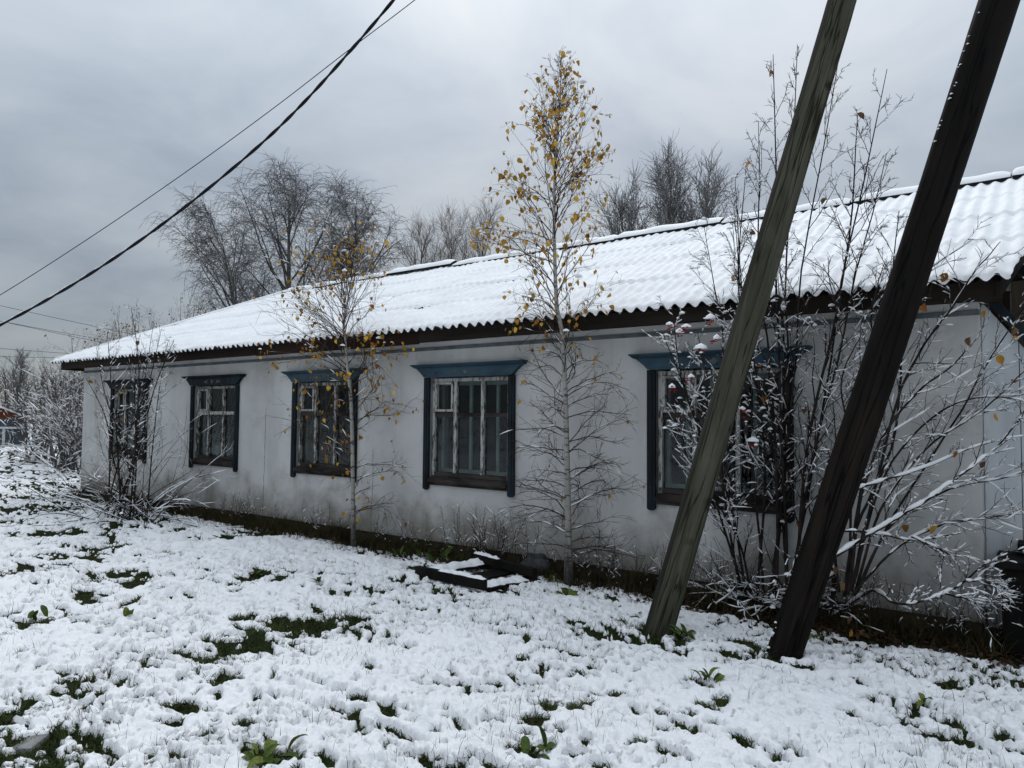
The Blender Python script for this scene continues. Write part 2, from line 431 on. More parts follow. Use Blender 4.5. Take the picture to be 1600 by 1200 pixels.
def make_creosote():
    M = Mat('creosoted_timber')
    g = M.noise(7, 5, 0.6, (1, 1, 0.08), 0.8)
    c = M.ramp(g, [(0.3, (0.0040, 0.0037, 0.0035)), (0.7, (0.0125, 0.0105, 0.009))])
    worn = M.ramp(M.noise(3.5, 5, 0.65, (1, 1, 0.12), 0.4, (2, 5, 1)), [(0.56, (0, 0, 0)), (0.68, (1, 1, 1))])
    c = M.mix(M.math('MULTIPLY', worn, 0.5), c, (0.030, 0.022, 0.017))
    ck = M.math('ABSOLUTE', M.math('SUBTRACT', M.noise(8, 3, 0.6, (1, 1, 0.05), 0.3, (3, 3, 1)), 0.5))
    c = M.mix(M.ramp(ck, [(0.006, (1, 1, 1)), (0.02, (0, 0, 0))]), c, (0.002, 0.002, 0.002))
    M.color(c); M.rough(0.75, 0.06); M.bump(M.math('ADD', g, M.math('MINIMUM', M.math('MULTIPLY', ck, 20.0), 1.0)), 0.7, 0.008)
    return M.m
CREOSOTE = make_creosote()
CABLE = mottled('black_cable', (0.010, 0.010, 0.011), (0.022, 0.022, 0.024), 12, 0.6, 0)
STONE = mottled('dark_grey_stone', (0.035, 0.036, 0.038), (0.08, 0.082, 0.085), 7, 0.85, 0.5, 0.01)
CONCRETE = mottled('wet_concrete', (0.16, 0.165, 0.16), (0.27, 0.275, 0.265), 9, 0.8, 0.4, 0.004)
SHED_WALL = mottled('blue_grey_shed', (0.055, 0.065, 0.078), (0.09, 0.10, 0.115), 2, 0.9, 0)
SHED_GABLE = mottled('rust_red_gable', (0.10, 0.028, 0.012), (0.16, 0.048, 0.02), 3, 0.9, 0)

# ------------------------------------------------------------------ ground and snow
PATCHES = [(-2.63,-1.66,.17,.2),(-1.66,-1.68,.2,.22),(-4.9,-5.3,.10,.3),(-4.3,-5.8,.12,.35),(-7.9,-3.3,.4,.3),(-9.6,-3.2,.5,.3),(-11.5,-2.6,.6,.4),(-13.5,-3.0,.9,.6),(-14.5,-1.6,1.0,.6),(-12.6,-4.3,.7,.3),(-4.89,-4.2,.24,.15),(-4.88,-3.84,.32,.23),(-4.93,-3.4,.32,.28),(-4.95,-3.13,.22,.2),(-4.72,-2.94,.13,.12),(-7.32,-4.0,.24,.25),(-7.6,-3.39,.2,.29),(-9.88,-2.67,.33,.31),(-9.09,-3.92,.31,.35),(-6.73,-4.59,.16,.39),(-5.98,-4.93,.06,.07),(-7.22,-4.61,.07,.14),(-6.86,-3.78,.09,.26),(-4.15,-4.75,.17,.09),(-4.37,-4.39,.1,.15),(-4.02,-4.88,.05,.08),(-6.92,-2.46,.17,.39),(-6.58,-2.38,.1,.19),(-5.5,-3.46,.1,.2),(-7.35,-2.8,.1,.13),(-2.39,-3.67,.09,.07),(-2.39,-3.47,.11,.09),(-2.29,-3.39,.05,.07),(-2.27,-3.23,.05,.08),(-2.22,-3.0,.07,.05),(-3.03,-2.88,.05,.09),(-2.54,-2.86,.06,.08),(-1.77,-3.27,.07,.07),(-1.86,-2.49,.09,.12),(-1.66,-2.88,.06,.12),(-1.7,-3.03,.04,.07),(-1.85,-3.14,.06,.05),(-1.62,-2.73,.05,.1),(-1.8,-3.57,.07,.05),(-2.17,-3.99,.08,.1),(-3.69,-4.93,.07,.05),(-3.21,-4.83,.15,.1),(-3.61,-4.72,.05,.05),(-4.79,-5.41,.15,.36),(-4.28,-5.61,.16,.30),(-4.03,-5.5,.11,.10),(-4.62,-1.7,.07,.3),(-5.78,-1.13,.18,.27),(-1.9,-1.55,.12,.23),(-2.35,-1.71,.08,.25),(-9.3,-1.24,.13,.45),(-10.38,-1.4,.13,.32),(-9.6,-.5,.6,.5),(-8.88,-2.42,.11,.18)]
def tufts(x, y):
    t = 0.034 * (0.45 - np.abs(pnoise(x / 0.21 + .5 * pnoise(x / .5, y / .5, 50), y / 0.15, 51))) + 0.045 * pnoise(x / 0.52, y / 0.38, 57)
    return t + 0.012 * (0.4 - np.abs(pnoise(x / 0.083, y / 0.070, 53)))
def ground_z(x, y):
    x = np.asarray(x, float); y = np.asarray(y, float)
    near_wall = sstep(-1.5, -0.25, y) * sstep(-20, -18.5, x)
    z = -0.075 * near_wall
    z = z + 0.035 * pnoise(x / 1.9, y / 1.9, 3) + 0.02 * pnoise(x / 0.55, y / 0.55, 5)
    far = np.hypot(x, y + 7.1)
    z = z + tufts(x, y) * (1 - 0.5 * near_wall) * (1 - sstep(30, 60, far))
    return z + 0.25 * pnoise(x / 14.0, y / 14.0, 7) * sstep(22, 40, far)
def bare_field(x, y):
    """Above 0.5 the snow lies, below it grass or soil shows."""
    d = 1.0 + 0 * x
    wob = 0.55 * fbm(x / 0.20, y / 0.15, 21, 4, 0.6) + 0.30 * pnoise(x / 0.7, y / 0.7, 25)
    cr, sr = math.cos(YAW), math.sin(YAW)
    for cx_, cy_, a, b in PATCHES:
        u = ((x - cx_) * cr + (y - cy_) * sr) / a; v = (-(x - cx_) * sr + (y - cy_) * cr) / b
        r = np.sqrt(u * u + v * v)
        d = np.minimum(d, 0.22 * r + 0.22 + wob * 0.30)
    # small gaps among the tufts everywhere, more of them far off and by the house
    more = 0.20 * sstep(-8.0, -14, x) + 0.09 * sstep(-3.4, -0.9, y) + 0.085
    clus = 0.38 * pnoise(x / 1.1, y / 0.8, 37) + 0.22 * pnoise(x / 3.0, y / 2.2, 36)
    # long edge of the small gaps runs along the tufts, roughly parallel to the house
    g1 = 0.5 + 0.75 * (0.92 - more * 1.5 - fbm(x / 0.15, y / 0.085, 31, 4, 0.65) + clus)
    g3 = 0.5 + 0.9 * (0.63 - more * 1.0 - np.abs(fbm(x / 0.085, y / 0.05, 61, 3, 0.6)) * (pnoise(x / 0.3, y / 0.25, 63) > 0.05) + 0.6 * clus)
    g1 = np.minimum(g1, g3)
    g2 = 0.5 + 1.0 * (0.63 - more * 0.8 + 0.8 * clus - pnoise(x / 0.07 + 0.4 * pnoise(x / .2, y / .2, 43), y / 0.06, 41) )
    # the wind came over the house: the sides of the tufts turned away from it stayed bare
    slope = (tufts(x + 0.008, y + 0.024) - tufts(x - 0.008, y - 0.024)) / 0.05
    g4 = 0.5 + 0.8 * (0.70 - more * 1.3 - slope * 2.4 + clus - 0.35 * fbm(x / 0.12, y / 0.08, 65, 3, 0.6))
    d = np.minimum(d, np.minimum(np.minimum(g1, g2), g4))
    # strip under the eaves
    edge = -0.47 - 0.42 * sstep(-3.4, -1.8, x) + 0.30 * sstep(-10, -13, x) * 0
    strip = 0.5 - (y - edge) * 1.3 + wob * 0.75
    strip = np.where(x < -17.3, 1.0, np.where(y > 0.1, np.maximum(strip, np.where(x > 1.5, 1.0, -1.0)), strip))
    d = np.minimum(d, strip)
    return d
def snow_z(x, y):
    f = bare_field(x, y)
    c = sstep(0.36, 0.78, f)
    ex = 0.034 * np.clip((f - 0.40) / 0.4, 0, 1) ** 0.45 - 0.03 * (f < 0.40) - 0.10 * np.clip(0.40 - f, 0, 1)
    lump = 0.018 * (0.4 - np.abs(pnoise(x / 0.083, y / 0.070, 53)))
    lump = lump + 0.017 * (0.4 - np.abs(pnoise(x / 0.037, y / 0.033, 55))) + 0.006 * pnoise(x / 0.018, y / 0.016, 59)
    fade = 1 - 0.3 * sstep(14, 26, np.hypot(x, y + 7.1))
    return ground_z(x, y) + ex + lump * (0.35 + 0.65 * c) * fade, f

def polar_grid(r_steps, a_steps):
    fx, fy = -math.sin(YAW), math.cos(YAW)
    A, Rr = np.meshgrid(a_steps, r_steps)
    x = Rr * (np.cos(A) * fx + np.sin(A) * fy) + EYE.x
    y = Rr * (np.cos(A) * fy - np.sin(A) * fx) + EYE.y
    nr, na = Rr.shape
    idx = np.arange(nr * na).reshape(nr, na)
    F = np.stack([idx[:-1, :-1], idx[1:, :-1], idx[1:, 1:], idx[:-1, 1:]], -1).reshape(-1, 4)
    return x.ravel(), y.ravel(), F
def radii(r0, r1, k):
    n = int(math.log(r1 / r0) / k); return r0 * np.exp(np.linspace(0, math.log(r1 / r0), n))
dense = np.radians(np.linspace(-46, 46, 620))
coarse_r = np.radians(np.linspace(46, 314, 60))[1:]
ang = np.concatenate([dense, coarse_r])
rs = np.concatenate([radii(0.6, 2.9, 0.03)[:-1], radii(2.9, 22, 0.0036)[:-1], radii(22, 60, 0.012)[:-1], radii(60, 900, 0.06)])
gx, gy, GF = polar_grid(rs, ang)
sz, ff = snow_z(gx, gy)
keep_v = (ff > 0.375) & ~((gx > -17.0) & (gx < -0.45) & (gy > 0.03) & (gy < 6.5))
KF = GF[keep_v[GF].any(axis=1)]
cen_y, cen_x = gy[KF].max(axis=1), gx[KF].mean(axis=1)
KF = KF[~((cen_x > -17.0) & (cen_x < -0.45) & (cen_y > 0.02) & (cen_y < 6.5))]
used = np.zeros(len(gx), bool); used[KF.ravel()] = True
remap = np.cumsum(used) - 1
snow_me = np_mesh('snow', np.stack([gx, gy, sz], -1)[used], remap[KF])
snow_o = link('snow_cover', snow_me, SNOW, None, True)
tag(snow_o, 'fresh lumpy snow lying over the grass of the yard', None, None, 'structure')

ang2 = np.concatenate([np.radians(np.linspace(-46, 46, 330)), coarse_r])
rs2 = np.concatenate([radii(0.5, 2.9, 0.05)[:-1], radii(2.9, 22, 0.007)[:-1], radii(22, 900, 0.06)])
hx, hy, HF = polar_grid(rs2, ang2)
hz = ground_z(hx, hy) - 0.012
link('ground', np_mesh('ground', np.stack([hx, hy, hz], -1), HF), GROUND, None, True)['kind'] = 'structure'

# grass blades standing in the gaps and, thinly, through the snow
def blades(x, y, z, h, w, lean, rg):
    n = len(x); a = rg.uniform(0, 2 * np.pi, n); la = rg.uniform(0, 2 * np.pi, n)
    dx, dy = np.cos(a) * w, np.sin(a) * w
    lx, ly = np.cos(la) * lean * h, np.sin(la) * lean * h
    lev = []
    for t, ww in ((0, 1.0), (0.55, 0.8), (1.0, 0.12)):
        ox, oy = lx * t * t, ly * t * t; zz = z + h * t * (1 - 0.35 * lean * t)
        lev.append(np.stack([x + ox - dx * ww, y + oy - dy * ww, zz], -1)); lev.append(np.stack([x + ox + dx * ww, y + oy + dy * ww, zz], -1))
    V = np.stack(lev, 1).reshape(-1, 3)
    b = np.arange(n)[:, None] * 6
    F = np.concatenate([b + np.array([[0, 1, 3, 2]]), b + np.array([[2, 3, 5, 4]])], 0)
    return V, F
def scatter(n, r0, r1, rg):
    r = np.exp(rg.uniform(math.log(r0), math.log(r1), n)); a = np.radians(rg.uniform(-42, 42, n))
    fx, fy = -math.sin(YAW), math.cos(YAW)
    return r * (np.cos(a) * fx + np.sin(a) * fy), r * (np.cos(a) * fy - np.sin(a) * fx) + EYE.y
px_, py_ = scatter(420000, 2.9, 20, rng)
fld = bare_field(px_, py_)
inhouse = (py_ > -0.03) & (px_ > -17.1) & (px_ < 1.5)
dry = (py_ > -0.95) & (px_ > -3.6)
sel = (fld < 0.47) & ~inhouse & ~(dry & (rng.uniform(0, 1, len(px_)) < 0.75))
x, y = px_[sel], py_[sel]; n = len(x)
V, F = blades(x, y, ground_z(x, y) - 0.015, rng.uniform(0.02, 0.060, n), rng.uniform(0.0022, 0.0042, n), rng.uniform(0.4, 1.5, n), rng)
tag(link('grass', np_mesh('grass', V, F), GRASS), 'dark wet green grass showing through gaps in the snow', None, None, 'stuff')
px_, py_ = scatter(22000, 2.9, 18, rng)
clump = pnoise(px_ / 0.9, py_ / 0.9, 71) + rng.normal(0, 0.25, len(px_))
sel = (clump > 0.15) & ~((py_ > -0.1) & (px_ > -17.1) & (px_ < 1.5))
x, y = px_[sel], py_[sel]; n = len(x)
V, F = blades(x, y, ground_z(x, y), rng.uniform(0.05, 0.14, n), rng.uniform(0.0009, 0.0020, n), rng.uniform(0.1, 0.9, n), rng)
tag(link('grass_stalks', np_mesh('grass_stalks', V, F), DRY_GRASS), 'thin dry grass stalks poking up through the snow', 'grass', None, 'stuff')

# dark weeds and grass growing along the foot of the wall
n = 21000
x = rng.uniform(-17.0, -0.3, n); y = -0.02 - np.abs(rng.normal(0, 0.25, n))
hh = rng.uniform(0.06, 0.36, n) * (0.45 + 0.75 * np.clip(pnoise(x / 0.45, x * 0, 77) + 0.5, 0, 1.2))
V, F = blades(x, y, ground_z(x, y) - 0.01, hh, rng.uniform(0.0018, 0.0045, n), rng.uniform(0.2, 1.3, n), rng)
V[:, 1] = np.minimum(V[:, 1], -0.012)
WALL_GRASS = mottled('withered_wall_grass', (0.016, 0.017, 0.008), (0.075, 0.062, 0.030), 5, 0.8, 0)
tag(link('wall_grass', np_mesh('wall_grass', V, F), WALL_GRASS), 'dark withered grass along the foot of the house wall', 'grass', None, 'stuff')

# withered leaves under the eaves and under the bushes
n = 7500
x = rng.uniform(-9.5, 1.6, n); y = -np.abs(rng.normal(0, 0.42, n)) - 0.05
k = (x > -3.4) | (rng.uniform(0, 1, n) < 0.35); x, y = x[k], y[k]; n = len(x)
a = rng.uniform(0, 6.28, n); s = rng.uniform(0.014, 0.034, n); z = ground_z(x, y) + rng.uniform(0.0, 0.05, n)
tl = rng.uniform(-0.7, 0.7, (n, 2))
c, s_ = np.cos(a), np.sin(a)
corner = []
for u, v in ((-1, 0), (0, -0.6), (1, 0.0), (0, 0.6)):
    ox, oy = (u * c - v * s_) * s, (u * s_ + v * c) * s
    corner.append(np.stack([x + ox, y + oy, z + ox * tl[:, 0] + oy * tl[:, 1] + 0.3 * s * abs(u)], -1))
V = np.stack(corner, 1).reshape(-1, 3); F = np.arange(n)[:, None] * 4 + np.array([[0, 1, 2, 3]])
tag(link('leaf_litter', np_mesh('leaf_litter', V, F), LITTER_MATS), 'withered brown leaves lying on the bare strip by the wall', 'leaves', None, 'stuff')

# ------------------------------------------------------------------ the house
house = thing('house', (-8.75, 3.2, 0), 'long low whitewashed house with blue window trim and snowy corrugated roof', 'house')
XL, XR, YB = -17.1, -0.43, 6.4
WINS = [-14.98, -11.85, -8.84, -5.97, -2.68]
OW = 0.69          # half width of an opening
OZ0, OZ1 = 0.90, 2.27
WT = 2.74          # wall top
PB = 0.085          # plaster bottom
def front_wall():
    xs = [XL]
    for c in WINS: xs += [c - OW, c + OW]
    xs.append(XR); zs = [PB, OZ0, OZ1, WT]
    V, F = [], []
    def quad(a, b, c, d):
        o = len(V); V.extend([a, b, c, d]); F.append((o, o + 1, o + 2, o + 3))
    for i in range(len(xs) - 1):
        for j in range(3):
            if i % 2 == 1 and j == 1: continue
            quad((xs[i], 0, zs[j]), (xs[i + 1], 0, zs[j]), (xs[i + 1], 0, zs[j + 1]), (xs[i], 0, zs[j + 1]))
            quad((xs[i], .38, zs[j]), (xs[i], .38, zs[j + 1]), (xs[i + 1], .38, zs[j + 1]), (xs[i + 1], .38, zs[j]))
    for c in WINS:
        a, b = c - OW, c + OW
        quad((a, 0, OZ0), (a, 0, OZ1), (a, .38, OZ1), (a, .38, OZ0))
        quad((b, 0, OZ0), (b, .38, OZ0), (b, .38, OZ1), (b, 0, OZ1))
        quad((a, 0, OZ0), (a, .38, OZ0), (b, .38, OZ0), (b, 0, OZ0))
        quad((a, 0, OZ1), (b, 0, OZ1), (b, .38, OZ1), (a, .38, OZ1))
    quad((XL, 0, PB), (XL, .38, PB), (XR, .38, PB), (XR, 0, PB))
    # end walls and back wall
    S = [((XL, 0), (XL, YB)), ((XL, YB), (XR, YB)), ((XR, YB), (XR, 0))]
    for p, q in S:
        quad((p[0], p[1], PB), (p[0], p[1], WT), (q[0], q[1], WT), (q[0], q[1], PB))
    me = bpy.data.meshes.new('wall'); me.from_pydata(V, [], F); me.update()
    return me
link('wall', front_wall(), PLASTER, house)
Shape().box(XL + .02, XR - .02, .025, YB - .02, -.5, PB - .002).build('plinth', PLINTH, house)
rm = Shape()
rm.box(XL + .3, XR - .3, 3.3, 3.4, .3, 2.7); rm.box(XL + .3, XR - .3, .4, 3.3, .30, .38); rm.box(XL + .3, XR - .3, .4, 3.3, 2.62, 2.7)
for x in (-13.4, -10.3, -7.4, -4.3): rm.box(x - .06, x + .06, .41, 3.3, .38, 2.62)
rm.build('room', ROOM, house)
# gable triangle of vertical planks at the right end
EY, EZ = -0.42, 2.865            # eave line of the front slope
RY, RZ = 3.2, 4.60               # ridge line
SL = (RZ - EZ) / (RY - EY)
for i in range(26):
    y0 = i * YB / 26; y1 = y0 + YB / 26 - .006; ym = (y0 + y1) / 2
    top = EZ - .05 + SL * (min(ym, 2 * RY - ym) - EY)
    Shape().box(XR - .03, XR + .012 + .006 * (i % 3), y0, y1, WT + .004, top).build('gable_plank', GREY_PLANK, house)
# blue board under the eaves, soffit, fascia boards
Shape().box(XL - .01, XR + .01, -.022, .0, 2.625, 2.67).build('cornice_strip', mottled('faded_grey_blue', (0.085, 0.10, 0.11), (0.15, 0.17, 0.18), 5), house, .004)
Shape().box(XL - .35, XR + .15, -.31, .36, 2.742, 2.765).build('soffit', DARK_BOARD, house)
xx = -17.45; i = 0
while xx < -0.26:
    ln = [3.1, 4.2, 3.6, 4.4, 2.9][i % 5]; x1 = min(xx + ln, -0.24)
    Shape().box(xx, x1 - .008, -.335 - .006 * (i % 2), -.312, 2.705 - .012 * (i % 3), 2.855).build('fascia_board', [DARK_BOARD, BROWN_BOARD, BROWN_BOARD, DARK_BOARD][i % 4], house, .003)
    xx = x1; i += 1
Shape().box(-17.47, -17.44, -.33, YB + .3, 2.69, 2.85).build('fascia_board', DARK_BOARD, house)
# barge board along the gable
Shape().hexa([(-.29, EY + .05, EZ - .16), (-.26, EY + .05, EZ - .16), (-.26 + .60, RY, RZ - .18), (-.29 + .60, RY, RZ - .18)], [(-.29, EY + .05, EZ - .03), (-.26, EY + .05, EZ - .03), (-.26 + .60, RY, RZ - .03), (-.29 + .60, RY, RZ - .03)]).build('barge_board', BLACK_WOOD, house)
Shape().prism_x([(2 * RY - EY - .05, EZ - .16), (2 * RY - EY - .05, EZ - .03), (RY + .002, RZ - .03), (RY + .002, RZ - .18)], -0.27, -0.24).build('barge_board', BLACK_WOOD, house)

# corrugated sheets, four courses up the front slope, cut along the hip at the left
PITCH_W, AMP = 0.140, 0.025
RX0, RX1 = -17.77, -0.20
SLEN = math.hypot(RY - EY, RZ - EZ)
ny, nz = -(RZ - EZ) / SLEN, (RY - EY) / SLEN        # normal of the front slope (y, z)
def on_slope(x, s, h):
    """Point s metres up the slope from the eave and h metres off it."""
    return (x, EY + (RY - EY) * s / SLEN + ny * h, EZ + (RZ - EZ) * s / SLEN + nz * h)
def hip_x(s): return RX0 + (RY - EY) * s / SLEN
def wave(x): return AMP * np.cos(2 * np.pi * x / PITCH_W)
ROWS = 4
rowlen = SLEN / ROWS
sheet_cache = {}
for r in range(ROWS):
    s0, s1 = r * rowlen - (0.10 if r else 0), (r + 1) * rowlen - .02
    x = RX0
    c = 0
    while x < RX1 - .01:
        xe = min(x + 8 * PITCH_W, RX1)
        if xe > hip_x(s0) + .02:
            nx = max(2, int(round((xe - x) / PITCH_W * 8)) + 1)
            X = np.linspace(x, xe, nx)
            V = []
            for s in (s0, (s0 + s1) / 2, s1):
                lift = .010 if s == s0 and r else .0
                for q in X:
                    qq = max(q, hip_x(s)); qq += .155 * s * max(0, 1 - (RX1 - qq) / 1.2) ** 1.0 if qq > RX1 - 1.2 else 0; V.append(on_slope(qq, s, float(wave(qq)) + lift + .004 * (c % 2)))
            V = np.array(V); V2 = V.copy(); V2[:, 2] -= .009
            idx = np.arange(3 * nx).reshape(3, nx)
            F = np.stack([idx[:-1, :-1], idx[:-1, 1:], idx[1:, 1:], idx[1:, :-1]], -1).reshape(-1, 4)
            n0 = len(V)
            edge = np.stack([idx[0, 1:], idx[0, :-1], idx[0, :-1] + n0, idx[0, 1:] + n0], -1)
            F = np.concatenate([F, F[:, ::-1] + n0, edge])
            link('roof_sheet', np_mesh('roof_sheet', np.concatenate([V, V2]), F), ASBESTOS, house, True)
        x = xe; c += 1
# back slope and hip end
bk = Shape()
bk.hexa([(RX0, 2 * RY - EY, EZ - .03), (RX1, 2 * RY - EY, EZ - .03), (RX1 + .6, RY + .01, RZ - .03), (RX0 + RY - EY, RY + .01, RZ - .03)],
        [(RX0, 2 * RY - EY, EZ + .06), (RX1, 2 * RY - EY, EZ + .06), (RX1 + .6, RY + .01, RZ + .06), (RX0 + RY - EY, RY + .01, RZ + .06)])
bk.build('back_slope', ROOF_SNOW, house)
hp = Shape()
hp.add([(RX0, EY, EZ + .03), (RX0, 2 * RY - EY, EZ + .03), (RX0 + RY - EY, RY, RZ + .03), (RX0, EY, EZ - .03), (RX0, 2 * RY - EY, EZ - .03), (RX0 + RY - EY, RY, RZ - .04)],
       [(0, 2, 1), (3, 4, 5), (0, 1, 4, 3), (1, 2, 5, 4), (2, 0, 3, 5)])
hp.build('hip_end', ROOF_SNOW, house)

# snow lying on the front slope, following the waves and the courses
def roof_snow():
    nx = int((RX1 + .66 - RX0) / (PITCH_W / 8)); X = np.linspace(RX0 - .01, RX1 + .66, nx)
    ns = 96; S = np.linspace(0, SLEN - .05, ns)
    XX, SS = np.meshgrid(X, S)
    rag = .035 * pnoise(X / .11, X * 0, 81) + .02 * pnoise(X / .5, X * 0 + 3, 82) - .012 * np.cos(2 * np.pi * X / PITCH_W)
    S2 = SS + (rag - .005)[None, :] * np.exp(-SS / .12)
    hipx = RX0 + (RY - EY) * SS / SLEN
    rend = RX1 + .01 + .155 * SS + .03 * pnoise(SS / .22, SS * 0, 84) - .10 * np.exp(-((SS - 1.35) / .07) ** 2)
    XC = np.minimum(np.maximum(XX, hipx - .01), rend)
    frac = (SS / rowlen) % 1.0; row = np.floor(SS / rowlen)
    crease = -.012 * np.exp(-((frac) / .03) ** 2) - .014 * np.exp(-((1 - frac) / .02) ** 2) + .014 * (1 - frac)
    h = .042 + (.52 + .25 * pnoise(XC / 1.3, SS / .9, 85)) * wave(XC + .012 * pnoise(XC / .4, SS / .5, 83)) + crease * (SS > .2) + .016 * pnoise(XC / .5, SS / .35, 86) + .007 * pnoise(XC / .09, SS / .06, 87) + .004 * pnoise(XC / .035, SS / .03, 88)
    # courses sag where the sheets lie uneven
    h = h + .012 * pnoise(XC / 1.12, row * 3.3, 89)
    h = h * (1 - .65 * np.exp(-SS / .035)) + .01 * np.exp(-SS / .03)
    endfade = np.clip((rend - XC) / .05, 0, 1) ** .5
    h = h * (.35 + .65 * endfade)
    Y = EY + (RY - EY) * S2 / SLEN + ny * h; Z = EZ + (RZ - EZ) * S2 / SLEN + nz * h
    V = np.stack([XC, Y, Z], -1)
    # rolled lip at the eave: a row tucked under
    lip = V[0].copy(); lip[:, 1] += .004; lip[:, 2] = EZ + (.99 * wave(V[0][:, 0])) + .002 - .01
    V = np.concatenate([lip[None], V], 0)
    idx = np.arange((ns + 1) * nx).reshape(ns + 1, nx)
    F = np.stack([idx[:-1, :-1], idx[:-1, 1:], idx[1:, 1:], idx[1:, :-1]], -1).reshape(-1, 4)
    return np_mesh('roof_snow', V.reshape(-1, 3), F)
tag(link('roof_snow', roof_snow(), ROOF_SNOW, house, True), kind='stuff')
# ridge caps with their own snow
xx = RX0 + RY - EY - .1; i = 0
while xx < RX1 + .55:
    x1 = min(xx + 1.75, RX1 + .63); dz = .012 * (i % 3) + (.022 if i in (2,) else 0)
    z0 = RZ + .035 + dz
    cp = Shape().prism_x([(RY - .17, z0 - .05), (RY, z0 + .035), (RY + .17, z0 - .05), (RY + .17, z0 - .085), (RY, z0 + .0), (RY - .17, z0 - .085)], xx, x1 - .012)
    cap = cp.build('ridge_cap', TIN, house)
    nn = 24; ring = 9; V = []
    for j in range(nn):
        xj = xx + (x1 - .02 - xx) * j / (nn - 1); end = min(1, .4 + min(j, nn - 1 - j) * .5)
        for q in range(ring):
            t = math.pi * q / (ring - 1)
            w = (.155 + .012 * float(pnoise(xj / .3, q * .7, 91))) * (0.9 + .1 * end)
            hh = (.05 + .02 * float(pnoise(xj / .35, 2.2, 92))) * end
            yy = -math.cos(t) * w
            V.append((xj, RY + yy, z0 + .037 - abs(yy) * .5 + math.sin(t) ** .7 * hh))
    idx = np.arange(nn * ring).reshape(nn, ring)
    F = np.stack([idx[:-1, :-1], idx[1:, :-1], idx[1:, 1:], idx[:-1, 1:]], -1).reshape(-1, 4)
    s_o = link('snow', np_mesh('snow', np.array(V), F), ROOF_SNOW, cap, True)
    xx = x1; i += 1
# hip ridge snow roll
hv = Shape()
p0 = Vector((RX0 + .05, EY + .05, EZ + .05)); p1 = Vector((RX0 + RY - EY, RY, RZ + .05))
hv.rod(p0, p1, .05, 8); hv.build('hip_ridge', ROOF_SNOW, house, smooth=True)

